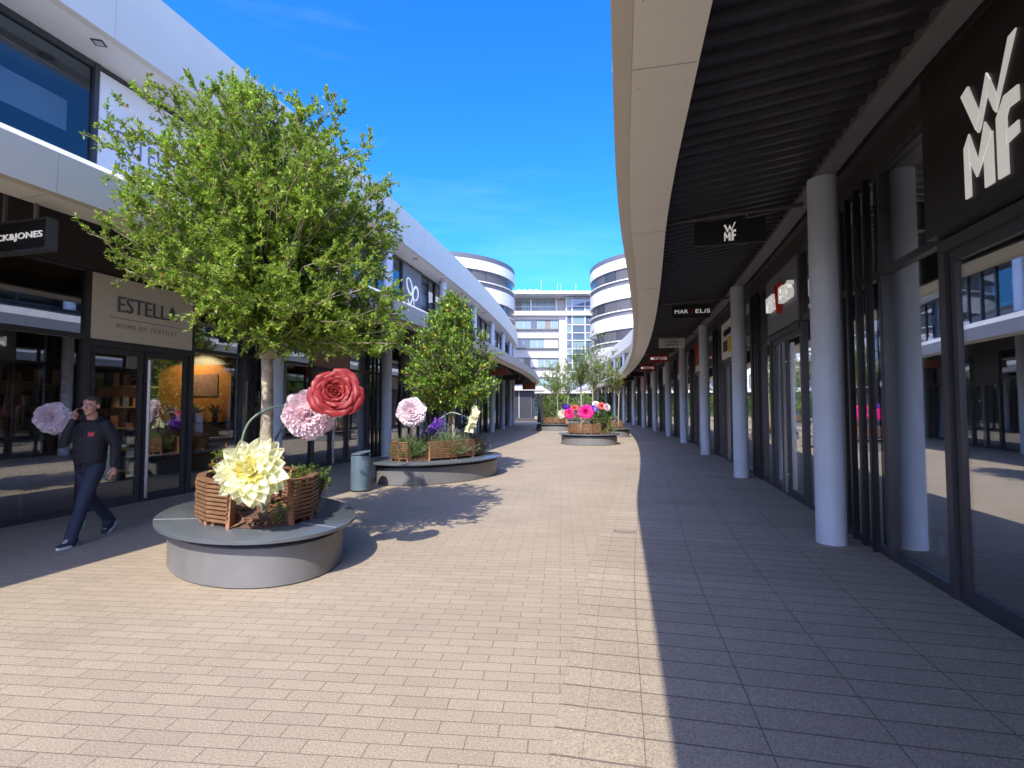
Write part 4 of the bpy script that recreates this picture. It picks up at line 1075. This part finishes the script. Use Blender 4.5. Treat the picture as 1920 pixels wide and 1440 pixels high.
flower('giant_dahlia', 'violet spiky bloom seen low behind the lavender', dahlia, (-1.80, 12.2, 1.12), (-.65, -.35, .55), .80, ['lilac', 'violet'], [(-1.6, 12.4, .5), (-1.7, 12.3, .95)], 6)
flower('giant_dahlia', 'pale yellow bloom turned edge-on at the right of the oval planter', dahlia, (-1.02, 12.1, 1.38), (.85, .15, -.25), .95, ['cream', 'ivory'], [(-1.9, 12.2, .5), (-1.8, 12.2, 1.2), (-1.5, 12.2, 1.5), (-1.2, 12.15, 1.46)], 7)
flower('giant_rose', 'magenta rose bloom facing the viewer on the middle right planter', rose, (3.18, 22.2, 1.42), (-.1, -.95, .2), .92, ['magenta', 'magenta_in'], [(3.3, 22.8, .5), (3.25, 22.6, 1.2)], 8)
flower('giant_rose', 'small pink-red bloom just left of the magenta rose', rose, (2.52, 22.35, 1.36), (-.5, -.8, .1), .66, ['magenta', 'salmon'], [(2.9, 22.9, .5), (2.6, 22.6, 1.2)], 9)
flower('giant_dahlia', 'creamy white bloom at the far left of the magenta rose group', dahlia, (2.22, 22.5, 1.34), (-.3, -.9, .1), .62, ['ivory', 'cream'], [(2.9, 22.95, .5), (2.4, 22.7, 1.2)], 10)
flower('giant_dahlia', 'dark violet bloom above the creamy white one', dahlia, (2.42, 22.9, 1.60), (0, -.8, .5), .6, ['violet', 'lilac'], [(2.9, 23.1, .5), (2.6, 23., 1.4)], 11)
flower('giant_rose', 'coral red upright bloom left above the magenta rose', rose, (2.78, 22.75, 1.56), (-.3, -.5, .7), .55, ['salmon', 'rose_red'], [(3.0, 22.95, .5), (2.9, 22.85, 1.3)], 12)
flower('giant_dahlia', 'lilac bloom just right of the magenta rose', dahlia, (3.58, 22.6, 1.55), (.2, -.9, .3), .55, ['lilac', 'pale'], [(3.5, 22.95, .5), (3.55, 22.8, 1.3)], 13)
flower('giant_peony', 'white bloom topmost in the group right of the magenta rose', peony, (3.72, 22.8, 1.74), (0, -.7, .6), .5, ['pale', 'ivory', 'pale'], [(3.55, 23.0, .5), (3.65, 22.9, 1.5)], 14)
flower('giant_rose', 'coral bloom between the white and the pink one at the right', rose, (3.92, 22.5, 1.66), (.1, -.8, .4), .52, ['salmon', 'rose_red'], [(3.7, 22.9, .5), (3.85, 22.7, 1.4)], 15)
flower('giant_peony', 'pink and white bloom farthest right above the dark shrub', peony, (4.12, 22.4, 1.62), (.4, -.8, .2), .5, ['pale', 'pink', 'blush'], [(3.8, 22.9, .5), (4.0, 22.7, 1.4)], 16)

flower('giant_peony', 'added pale pink ruffled bloom standing for a reflection in the shop window beside the head of the man', peony, (-6.02, 6.72, 1.50), (.72, -.68, .1), .60, ['pale', 'blush', 'pale'], [(-5.78, 7.0, .004), (-5.79, 6.99, .75), (-5.86, 6.93, 1.28)], 17)  # bloom added to stand in for a flower reflected in the shop glass
# closed parasol at the far planter
M['parasol'] = mat('parasol', (.02, .022, .035), .8, bump=.3, bscale=12)
t = thing('closed_parasol', 'closed dark navy parasol standing before the far planter', 'parasol', (2.02, 36.2, 0))
mb = MB(); mb.tube([(2.02, 36.2, .06), (2.02, 36.2, 2.55)], .025, 8); mb.build('pole', M['steel'], t)
mb = MB(); n = 16; prof = [(.26, .55), (.24, .9), (.17, 1.5), (.09, 2.1), (.03, 2.5)]; vs = []; fs = []
for i, (r_, z) in enumerate(prof):
    for j in range(n):
        a = 2 * math.pi * j / n; q = r_ * (1 if j % 2 else .62); vs.append((2.02 + q * math.cos(a), 36.2 + q * math.sin(a), z))
for i in range(len(prof) - 1):
    for j in range(n): fs.append((i * n + j, i * n + (j + 1) % n, (i + 1) * n + (j + 1) % n, (i + 1) * n + j))
mb.add(vs, fs); mb.build('canopy', M['parasol'], t)
mb = MB(); mb.lathe([(0, .07), (.3, .06), (.32, .004)], (2.02, 36.2, 0), 20); mb.build('foot', M['black'], t)
# ------------------------------------------------------------------ the walking man
M['skin'] = mat('skin', (.52, .27, .19), .5, var=.06, vscale=8)
M['hair'] = mat('hair', (.055, .035, .022), .6, var=.3, vscale=60, bump=.6, bscale=160)
M['jacket'] = mat('jacket', (.011, .011, .013), .75, var=.25, vscale=9, bump=.35, bscale=26)
M['tee'] = mat('tee', (.012, .012, .014), .9)
M['jeans'] = mat('jeans', (.020, .028, .052), .8, var=.35, vscale=5, bump=.4, bscale=22)
M['shoe'] = mat('shoe', (.022, .034, .052), .75, var=.2)
M['rubber'] = mat('rubber', (.72, .72, .70), .6, var=.05)
M['logo_red'] = mat('logo_red', (.55, .02, .02), .6)
M['lip'] = mat('lip', (.42, .15, .12), .5)
M['eye_white'] = mat('eye_white', (.7, .68, .64), .3)
M['phone'] = mat('phone', (.02, .02, .022), .2)
def blob(name, mb, m, parent, vox=.007, it=4):
    me = bpy.data.meshes.new('rough'); me.from_pydata([tuple(v) for v in mb.v], [], mb.f)
    o = bpy.data.objects.new('rough', me); C.objects.link(o)
    a = o.modifiers.new('r', 'REMESH'); a.mode = 'VOXEL'; a.voxel_size = vox; a.use_smooth_shade = True
    b = o.modifiers.new('s', 'SMOOTH'); b.iterations = it; b.factor = .5
    dg = bpy.context.evaluated_depsgraph_get(); dg.update()
    me2 = bpy.data.meshes.new_from_object(o.evaluated_get(dg)); bpy.data.objects.remove(o); bpy.data.meshes.remove(me)
    me2.name = name; me2.materials.clear(); me2.materials.append(m)
    for p in me2.polygons: p.use_smooth = True
    r_ = bpy.data.objects.new(name, me2); C.objects.link(r_); r_.parent = parent; return r_
man = thing('person', 'man in black zip jacket and dark jeans walking while holding a phone to his ear', 'person', (-5.28, 6.45, .004))
man.rotation_euler = (0, 0, R(-2))
O0 = (0, 0, 0)
HM = Matrix.Translation((0, 0, 1.5)) @ Matrix.Rotation(R(10), 4, 'Z') @ Matrix.Rotation(R(5), 4, 'X') @ Matrix.Translation((0, 0, -1.5))
hp = lambda x, y, z: HM @ V((x, y, z))
def limb(mb, pts, rad, n=16):
    mb.tube(pts, rad, n)
    for p, r_ in ((pts[0], rad[0]), (pts[-1], rad[-1])): mb.ball(p, r_ if hasattr(r_, '__len__') else (r_,) * 3, 14, 8) if not hasattr(r_, '__len__') else None
LH, LK, LA = V((.088, -.01, .90)), V((.10, -.20, .51)), V((.095, -.33, .115))
RH, RK, RA = V((-.088, .01, .90)), V((-.08, .10, .49)), V((-.065, .38, .165))
SL, EL, WL = V((.185, .0, 1.405)), V((.265, .07, 1.15)), V((.275, .03, .90))
SR, ER, WR = V((-.185, -.0, 1.405)), V((-.275, -.09, 1.17)), V((-.158, -.075, 1.50))
# body
mb = MB()
mb.tube([(0, 0, .86), (0, 0, 1.0), (0, 0, 1.2), (0, 0, 1.36), (0, 0, 1.44)], [(.13, .09), (.13, .09), (.14, .10), (.15, .09), (.07, .06)], 20)
mb.tube([(0, .015, 1.40), (0, .008, 1.50), hp(0, -.008, 1.58)], [(.075, .07), (.058, .06), (.056, .06)], 18)
limb(mb, [LH, LK, LA], [.075, .05, .038]); limb(mb, [RH, RK, RA], [.075, .05, .038])
limb(mb, [SL, EL, WL], [.05, .04, .029]); limb(mb, [SR, ER, WR], [.05, .04, .029])
pass
hb = lambda c, r_: mb.ball(hp(*c), r_, 18, 12)
hb((0, .005, 1.69), (.076, .096, .090)); hb((0, -.035, 1.645), (.066, .068, .095)); hb((0, -.048, 1.587), (.052, .048, .040)); hb((0, -.085, 1.566), (.026, .020, .019))
hb((0, -.088, 1.688), (.050, .020, .012))
for s_ in (-1, 1): hb((s_ * .040, -.076, 1.640), (.024, .022, .020)); hb((s_ * .079, .003, 1.655), (.011, .022, .032))
mb.tube([hp(0, -.100, 1.678), hp(0, -.115, 1.655), hp(0, -.124, 1.638)], [.009, .012, .014], 10); hb((0, -.122, 1.638), (.017, .013, .011))
# left hand, hanging, relaxed
def hand(mb, W, d, side, palm, curl, spread=1):
    """W wrist, d direction to fingers, side towards the thumb, palm normal the fingers curl to"""
    d = d.normalized(); side = (side - d * side.dot(d)).normalized(); palm = d.cross(side) * (1 if d.cross(side).dot(palm) > 0 else -1)
    c = W + d * .055
    mb.tube([W - d * .01, W + d * .03, W + d * .065, W + d * .095], [.026, .030, .036, .034], 12)
    q = W + d * .06; mb.ball(q + side * .014, .024, 10, 8); mb.ball(q - side * .014, .024, 10, 8)
    for k, (o, L_) in enumerate(((.030, .072), (.010, .080), (-.011, .075), (-.031, .060))):
        p = W + d * .088 + side * o; pts = [p - d * .02, p]; a = 0; x = p
        for j, f in enumerate((.42, .32, .26)):
            a += curl * (.6, 1.0, .8)[j]; dd = (d * math.cos(a) + palm * math.sin(a) + side * o * 2.2 * spread * (1 - j * .3)).normalized(); x = x + dd * L_ * f; pts.append(x)
        mb.tube(pts, [.0095, .0095, .0088, .0082, .0065], 8); mb.ball(pts[-1], .0066, 8, 6)
    p = W + d * .03 + side * .026; e1 = p + (side * .7 + d * .6 + palm * .25).normalized() * .035; e2 = e1 + (d * .85 + side * .35 + palm * .3).normalized() * .032
    mb.tube([p - side * .01, p, e1, e2], [.014, .014, .011, .008], 8); mb.ball(e2, .0082, 8, 6)
hand(mb, WL + V((0, .0, -.01)), V((.02, -.05, -1)), V((.1, -.9, 0)), V((-1, 0, 0)), .32)
hand(mb, WR, V((.22, .02, .97)), V((.25, -.95, -.1)), V((1, .1, -.3)), .50)
body = blob('body', mb, M['skin'], man, .0052, 3)
# head details
def hball(name, c, r_, m, par=body):
    mb = MB(); mb.ball(hp(*c), r_, 12, 8); return mb.build(name, m, par, loc=O0)
for s_ in (-1, 1):
    e = hball('eye', (s_ * .029, -.0925, 1.666), (.0125, .010, .0065), M['eye_white']); hball('iris', (s_ * .029, -.1005, 1.666), (.0052, .003, .0052), M['hair'], e)
    mb = MB(); mb.bar(hp(s_ * .012, -.106, 1.684), hp(s_ * .046, -.094, 1.684), .006, .006); mb.build('eyebrow', M['hair'], body, loc=O0)
hball('mouth', (0, -.0945, 1.602), (.023, .010, .0055), M['lip'])
mb = MB(); mb2 = MB(); mb2.ball((0, .014, 1.698), (.083, .099, .094), 40, 26)
keep = []
for f in mb2.f:
    c = sum((V(mb2.v[i]) for i in f), V()) / len(f)
    lim = 1.735 if c.y < -.045 else 1.735 - (c.y + .045) / .10 * .075 if c.y < .055 else 1.60
    if abs(c.x) > .06 and -.03 < c.y < .03: lim = 1.675
    if c.z > lim: keep.append(f)
used = sorted({i for f in keep for i in f}); ix = {v: k for k, v in enumerate(used)}; rr = random.Random(4)
mb.add([hp(*(V(mb2.v[i]) + rdir(rr) * .0025)) for i in used], [tuple(ix[i] for i in f) for f in keep], 0, True)
ho = mb.build('hair', M['hair'], man, loc=O0); sm_ = ho.modifiers.new('thick', 'SOLIDIFY'); sm_.thickness = .014; sm_.offset = -1
# jacket
mb = MB()
mb.tube([(0, .0, .855), (0, .0, .90), (0, -.005, 1.0), (0, -.008, 1.12), (0, -.005, 1.25), (0, 0, 1.35), (0, .004, 1.43), (0, .010, 1.475)], [(.158, .122), (.168, .132), (.182, .148), (.186, .150), (.200, .150), (.200, .135), (.150, .105), (.085, .080)], 26)
limb(mb, [SL, SL.lerp(EL, .5) + V((.01, .01, 0)), EL, EL.lerp(WL, .5), WL + V((0, 0, .03))], [.078, .070, .060, .053, .042])
limb(mb, [SR, SR.lerp(ER, .5) + V((-.01, .0, 0)), ER, ER.lerp(WR, .5) + V((-.01, 0, 0)), WR - (WR - ER).normalized() * .03], [.078, .070, .062, .054, .042])
mb.tube([(.085, -.03, 1.47), (.06, -.085, 1.43), (.02, -.115, 1.36)], [.022, .020, .014], 10); mb.tube([(-.085, -.03, 1.47), (-.06, -.085, 1.43), (-.02, -.115, 1.36)], [.022, .020, .014], 10)
mb.tube([(.085, -.02, 1.475), (.06, .07, 1.50), (0, .09, 1.51), (-.06, .07, 1.50), (-.085, -.02, 1.475)], [.024, .03, .034, .03, .024], 10)
for z, k in ((1.02, .16), (1.10, -.1), (.95, .05)): mb.tube([(-.16, -.05, z + k * .1), (-.05, -.125, z), (.06, -.13, z + .02), (.165, -.04, z - k * .1)], [.01, .028, .026, .01], 8)
jk = blob('jacket', mb, M['jacket'], man, .0062, 3)
mb = MB(); mb.hexa([V((x, y, z)) for z in (1.285, 1.335) for x, y in ((.075, -.139 + (z - 1.285) * .2), (.13, -.118 + (z - 1.285) * .2), (.128, -.108), (.074, -.128))]); mb.build('chest_logo', M['logo_red'], jk, loc=O0)
mb = MB(); mb.bar((0, -.151, .90), (0, -.150, 1.34), .008, .008); mb.build('zip', M['black'], jk, loc=O0)
# jeans
mb = MB()
mb.tube([(0, 0, .99), (0, 0, .93), (0, .0, .86), (0, .005, .82)], [(.150, .112), (.158, .122), (.160, .125), (.11, .09)], 24)
limb(mb, [LH, LH.lerp(LK, .5), LK, LK.lerp(LA, .5) + V((0, .012, 0)), LA + V((0, .0, .03)), LA + V((0, -.012, -.055))], [.10, .089, .073, .067, .066, .069])
limb(mb, [RH, RH.lerp(RK, .5), RK, RK.lerp(RA, .5) + V((0, .01, .01)), RA + V((0, .0, .02)), RA + V((0, .0, -.06))], [.10, .089, .074, .067, .066, .067])
for A, B, k in ((LA, LK, 1), (RA, RK, 1)):
    for f in (.08, .17, .27): p = A.lerp(B, f); mb.tube([p + V((-.05, -.035, .01)), p + V((.0, -.058, 0)), p + V((.05, -.03, -.012))], [.008, .014, .008], 8)
blob('jeans', mb, M['jeans'], man, .0062, 3)
# shoes
def shoe(A, pitch, roll=0):
    m3 = Matrix.Rotation(pitch, 3, 'X'); off = A
    tr = lambda p: off + m3 @ V(p)
    up = MB(); ys = [.075, .055, .02, -.03, -.08, -.13, -.165, -.185]; hw = [.022, .034, .038, .039, .044, .045, .036, .015]; top = [-.02, .0, .015, .005, -.035, -.055, -.066, -.078]; n = 14; vs = []; fs = []
    for y, w_, t in zip(ys, hw, top):
        for j in range(n):
            a = 2 * math.pi * j / n; zc = (t - .088) / 2; vs.append(tr((w_ * math.cos(a), y, zc + (t + .088) / 2 * math.sin(a))))
    for i in range(len(ys) - 1):
        for j in range(n): fs.append((i * n + j, i * n + (j + 1) % n, (i + 1) * n + (j + 1) % n, (i + 1) * n + j))
    fs += [tuple(range(n)), tuple((len(ys) - 1) * n + j for j in range(n - 1, -1, -1))]
    up.add(vs, fs, 0, True); u = up.build('shoe', M['shoe'], man, loc=O0, recalc=True)
    sl_ = MB(); k = 20; ring = []
    for j in range(k):
        a = 2 * math.pi * j / k; y = -.055 - .138 * math.sin(a); x = .049 * math.cos(a) * (1 - .12 * math.sin(a) ** 2) * (.86 if math.sin(a) < 0 else 1); ring.append((x, y))
    vs = [tr((x, y, z)) for z in (-.112, -.082) for x, y in ring]
    sl_.add(vs, [tuple(range(k - 1, -1, -1)), tuple(range(k, 2 * k))] + [(j, (j + 1) % k, k + (j + 1) % k, k + j) for j in range(k)]); sl_.build('sole', M['rubber'], u, loc=O0)
    la = MB()
    for q in range(5):
        y = -.035 - q * .018; z = .006 - q * .0135
        la.tube([tr((-.026, y + .004, z - .006)), tr((0, y - .004, z + .006)), tr((.026, y + .004, z - .006))], .0042, 6)
    la.build('laces', M['rubber'], u, loc=O0)
shoe(LA + V((0, .0, -.002)), R(0)); shoe(RA + V((0, .01, -.01)), R(36))
# watch
mb = MB(); mb.tube([WL + V((0, 0, .012)), WL + V((0, 0, -.012))], .034, 16); mb.box(WL + V((.032, 0, 0)), (.012, .03, .03)); mb.build('watch', M['black'], man, loc=O0)
# phone held at the ear
ph = MB(); rz = Matrix.Rotation(R(-2), 3, 'Z'); base = V((-5.28, 6.45, .004))
a_ = base + rz @ hp(-.100, .000, 1.685); b_ = base + rz @ hp(-.096, -.085, 1.575)
ph.bar(a_, b_, .009, .068, up=rz @ V((0, -.8, .6))); po = ph.build('mobile_phone', M['phone'], loc=(a_ + b_) / 2); tag(po, 'dark mobile phone held to the ear of the walking man', 'phone')

# ------------------------------------------------------------------ goods behind the left windows
M['goods_a'] = mat('goods_a', (.45, .43, .38), .8, var=.2); M['goods_b'] = mat('goods_b', (.16, .20, .30), .8, var=.2); M['goods_c'] = mat('goods_c', (.36, .20, .17), .8, var=.2); M['shelf_wood'] = mat('shelf_wood', (.42, .34, .22), .6, var=.2)
def lp(z, o, h=0): return LL.P(z, OG - o, h)
mb = MB(); a = lp(11.45, .55); b = lp(11.45, 2.6); T = -LL.T(11.5)
dw = thing('display_wall', 'orange display wall with framed picture inside the shop window left of the trunk', 'shop display', lp(11.5, 1.5))
mb.slab(a, b, T, -.02, .03, .5, 2.62); mb.build('backing', M['orange_wall'], dw)
mb = MB(); mb.slab(a, b, T, .03, .32, 1.28, 1.31); mb.slab(a, b, T, .03, .34, .62, .66); mb.build('shelf', M['black'], dw)
mb = MB(); mb.slab(lp(11.45, .9), lp(11.45, 1.7), T, .031, .05, 1.9, 2.4); mb.build('picture_frame', M['goods_c'], dw)
r = random.Random(9)
for k, (o, h0, lab, m) in enumerate(((.8, 1.31, 'bouquet in dark vase on the window shelf, nearest the street', 'goods_c'), (1.35, 1.31, 'pale dried bouquet in dark vase at the middle of window shelf', 'goods_a'), (2.0, 1.31, 'pale dried bouquet in a dark vase at the inner end of window shelf', 'goods_a'))):
    c = lp(11.25, o, h0); t = thing('vase', lab, 'vase', c, 'vases on the window shelf')
    mb = MB(); mb.lathe([(0, .0), (.05, .0), (.07, .08), (.045, .16), (.05, .2)], c, 16); mb.build('pot', M['black'], t)
    mb = MB()
    for q in range(60): d = rdir(r); d.z = abs(d.z) + .4; leaf(mb, c + V((0, 0, .18)), d.normalized(), rdir(r), r.uniform(.12, .28), .05, 0)
    mb.build('bouquet', M[m], t)
def display_table(z, o, w, d, h, lab, n, seed):
    c = lp(z, o); T = LL.T(z); N = LL.N(z); r = random.Random(seed)
    t = thing('display_table', lab, 'table', c, 'display tables in the left shop windows')
    mb = MB(); mb.slab(c - T * w / 2, c + T * w / 2, N, -d / 2, d / 2, h - .04, h); mb.build('tabletop', M['shelf_wood'], t)
    for s_ in (-1, 1):
        for e in (-1, 1):
            q = c + T * (w / 2 - .04) * s_ + N * (d / 2 - .04) * e; mb = MB(); mb.bar((q.x, q.y, .02), (q.x, q.y, h - .04), .04, .04); mb.build('leg', M['shelf_wood'], t)
    for k in range(n):
        q = c + T * (-w / 2 + (k + .5) * w / n); hh = r.uniform(.10, .30)
        s_ = MB(); 
        for j in range(int(hh / .05)): s_.slab(q - T * .13, q + T * .13, N, -.16, .16, h + j * .052 + .001, h + j * .052 + .048, 0)
        tag(s_.build('towel_stack', M[('goods_a', 'goods_b', 'goods_c')[k % 3]], loc=(q.x, q.y, h)), '%s folded towel stack on the %s' % (('pale', 'blue', 'rosy')[k % 3], lab), 'towels', 'towel stacks in the left shop windows')
display_table(7.0, .75, 1.1, .55, .72, 'low wooden table behind left glass before the man', 3, 1)
display_table(8.0, 2.6, 1.6, .7, .95, 'high wooden table deep in the shop behind the man', 3, 2)
display_table(13.0, .8, 1.2, .5, .7, 'wooden table behind the glass right of the tree trunk', 3, 3)

# shelving along the back of the left shops
def shelf_unit(z, o, w, lab, seed):
    c = lp(z, o); T = LL.T(z); N = LL.N(z); r = random.Random(seed); t = thing('display_shelf', lab, 'shelf', c, 'shelves in the left shops')
    mb = MB(); mb.slab(c - T * w / 2, c + T * w / 2, N, -.02, 0, .02, 2.3); mb.build('back_panel', M['goods_a'], t)
    for k in range(5):
        mb = MB(); mb.slab(c - T * w / 2, c + T * w / 2, N, .002, .36, .25 + k * .46, .28 + k * .46); sh_ = mb.build('shelf_board', M['shelf_wood'], t)
        mb = MB(); x = -w / 2 + .05
        while x < w / 2 - .2:
            q = c + T * (x + .1); mb.slab(q - T * r.uniform(.05, .1), q + T * r.uniform(.05, .1), N, .04, .3, .282 + k * .46, .282 + k * .46 + r.uniform(.08, .34), r.randrange(3)); x += r.uniform(.22, .34)
        mb.build('folded_goods', [M['goods_a'], M['goods_b'], M['goods_c']], sh_)
for k, (z, o, w_, lab) in enumerate(((7.6, 2.9, 2.6, 'tall goods shelf deep behind the left glass near the man'), (9.9, 3.4, 1.6, 'tall goods shelf behind the door under the cream panel'), (10.7, 2.75, 1.1, 'narrow goods shelf beside the orange display wall'), (13.6, 2.6, 2.4, 'tall goods shelf behind the glass under the salmon panel'), (4.6, 2.8, 2.2, 'tall goods shelf at the left picture edge'))):
    shelf_unit(z, o, w_, lab, 80 + k)
# price cards standing in the nearest right window
for k, (z, o, h, lab) in enumerate(((4.95, .06, .26, 'small white price card in the right window, the nearer one'), (5.35, .10, .30, 'small white price card in the right window, the farther one'))):
    c = RR.P(z, OG - o, h); T = RR.T(z); mb = MB(); mb.slab(c - T * .045, c + T * .045, RR.N(z), -.003, .003, h, h + .17)
    tag(mb.build('price_card', M['sign_white'], loc=c), lab, 'card', 'price cards in the right window')

# the lamp over the orange display
dl = bpy.data.lights.new('display_lamp', 'SPOT'); dl.energy = 24; dl.color = (1, .72, .38); dl.spot_size = R(120); dl.shadow_soft_size = .06
do = bpy.data.objects.new('display_lamp', dl); C.objects.link(do); q = lp(10.95, 1.35, 2.9); do.location = q
do.rotation_euler = (q - lp(11.5, 1.5, 1.7)).to_track_quat('Z', 'Y').to_euler()
# ------------------------------------------------------------------ camera, sun, sky
cam = bpy.data.cameras.new('camera'); cam.sensor_width = 36; cam.lens = 18.0; cam.clip_end = 1000; cam.clip_start = .05
co = bpy.data.objects.new('camera', cam); C.objects.link(co); co.location = (0, 0, 1.65); co.rotation_euler = (R(90 + 2.56), 0, 0)
sc.camera = co
SUN = V((-.28, -.98, 1.0)).normalized()
el = math.asin(SUN.z); az = math.atan2(SUN.x, SUN.y)
sl = bpy.data.lights.new('sun', 'SUN'); sl.energy = 2.05; sl.angle = R(.53); sl.color = (1, .93, .80)
so = bpy.data.objects.new('sun', sl); C.objects.link(so); so.rotation_euler = SUN.to_track_quat('Z', 'Y').to_euler(); so.location = (0, 0, 40)
w = bpy.data.worlds.new('World'); sc.world = w; w.use_nodes = True
nt = w.node_tree; bg = nt.nodes['Background']; bg.inputs['Strength'].default_value = .15
sky = nt.nodes.new('ShaderNodeTexSky'); sky.sky_type = 'NISHITA'; sky.sun_disc = False
sky.sun_elevation = el; sky.sun_rotation = az; sky.altitude = 300; sky.air_density = .88; sky.dust_density = .6; sky.ozone_density = 4.0
# thin high cirrus
tc = nt.nodes.new('ShaderNodeTexCoord'); mp = nt.nodes.new('ShaderNodeMapping'); mp.inputs['Rotation'].default_value = (0, R(35), R(20)); mp.inputs['Scale'].default_value = (1.2, 1.2, 9)
no = nt.nodes.new('ShaderNodeTexNoise'); no.inputs['Scale'].default_value = 1.6; no.inputs['Detail'].default_value = 9; no.inputs['Roughness'].default_value = .55
mr = nt.nodes.new('ShaderNodeMapRange'); mr.inputs['From Min'].default_value = .56; mr.inputs['From Max'].default_value = .95; mr.inputs['To Max'].default_value = .06
mx = nt.nodes.new('ShaderNodeMix'); mx.data_type = 'RGBA'; mx.inputs['B'].default_value = (5.2, 5.8, 6.6, 1)
nt.links.new(tc.outputs['Generated'], mp.inputs['Vector']); nt.links.new(mp.outputs['Vector'], no.inputs['Vector']); nt.links.new(no.outputs['Fac'], mr.inputs['Value'])
nt.links.new(mr.outputs[0], mx.inputs['Factor']); 
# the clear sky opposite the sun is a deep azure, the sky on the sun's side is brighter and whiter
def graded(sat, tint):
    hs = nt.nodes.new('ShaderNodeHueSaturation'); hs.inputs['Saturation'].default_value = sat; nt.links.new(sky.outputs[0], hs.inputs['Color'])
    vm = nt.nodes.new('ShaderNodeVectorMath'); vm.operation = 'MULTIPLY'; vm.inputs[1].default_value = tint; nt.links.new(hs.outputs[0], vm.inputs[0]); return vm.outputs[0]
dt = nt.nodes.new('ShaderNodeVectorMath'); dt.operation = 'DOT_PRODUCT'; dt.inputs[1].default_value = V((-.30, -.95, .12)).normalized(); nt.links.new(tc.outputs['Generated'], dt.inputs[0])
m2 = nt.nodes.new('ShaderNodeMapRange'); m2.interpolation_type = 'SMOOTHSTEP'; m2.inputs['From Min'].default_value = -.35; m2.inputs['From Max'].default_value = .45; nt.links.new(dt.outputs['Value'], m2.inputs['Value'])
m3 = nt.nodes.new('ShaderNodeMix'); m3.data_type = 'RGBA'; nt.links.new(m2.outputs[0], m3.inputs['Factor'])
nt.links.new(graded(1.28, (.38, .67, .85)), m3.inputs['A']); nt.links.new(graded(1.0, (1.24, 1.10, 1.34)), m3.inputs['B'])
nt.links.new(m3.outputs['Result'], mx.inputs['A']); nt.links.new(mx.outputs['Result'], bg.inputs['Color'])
sc.view_settings.view_transform = 'Standard'; sc.view_settings.look = 'None'; sc.view_settings.exposure = 1.80; sc.view_settings.gamma = 1
sc.render.engine = 'CYCLES'; sc.cycles.use_denoising = True
sc.cycles.max_bounces = 10; sc.cycles.diffuse_bounces = 4; sc.cycles.glossy_bounces = 5; sc.cycles.transparent_max_bounces = 24; sc.cycles.transmission_bounces = 6
sc.cycles.caustics_reflective = False; sc.cycles.sample_clamp_indirect = 6
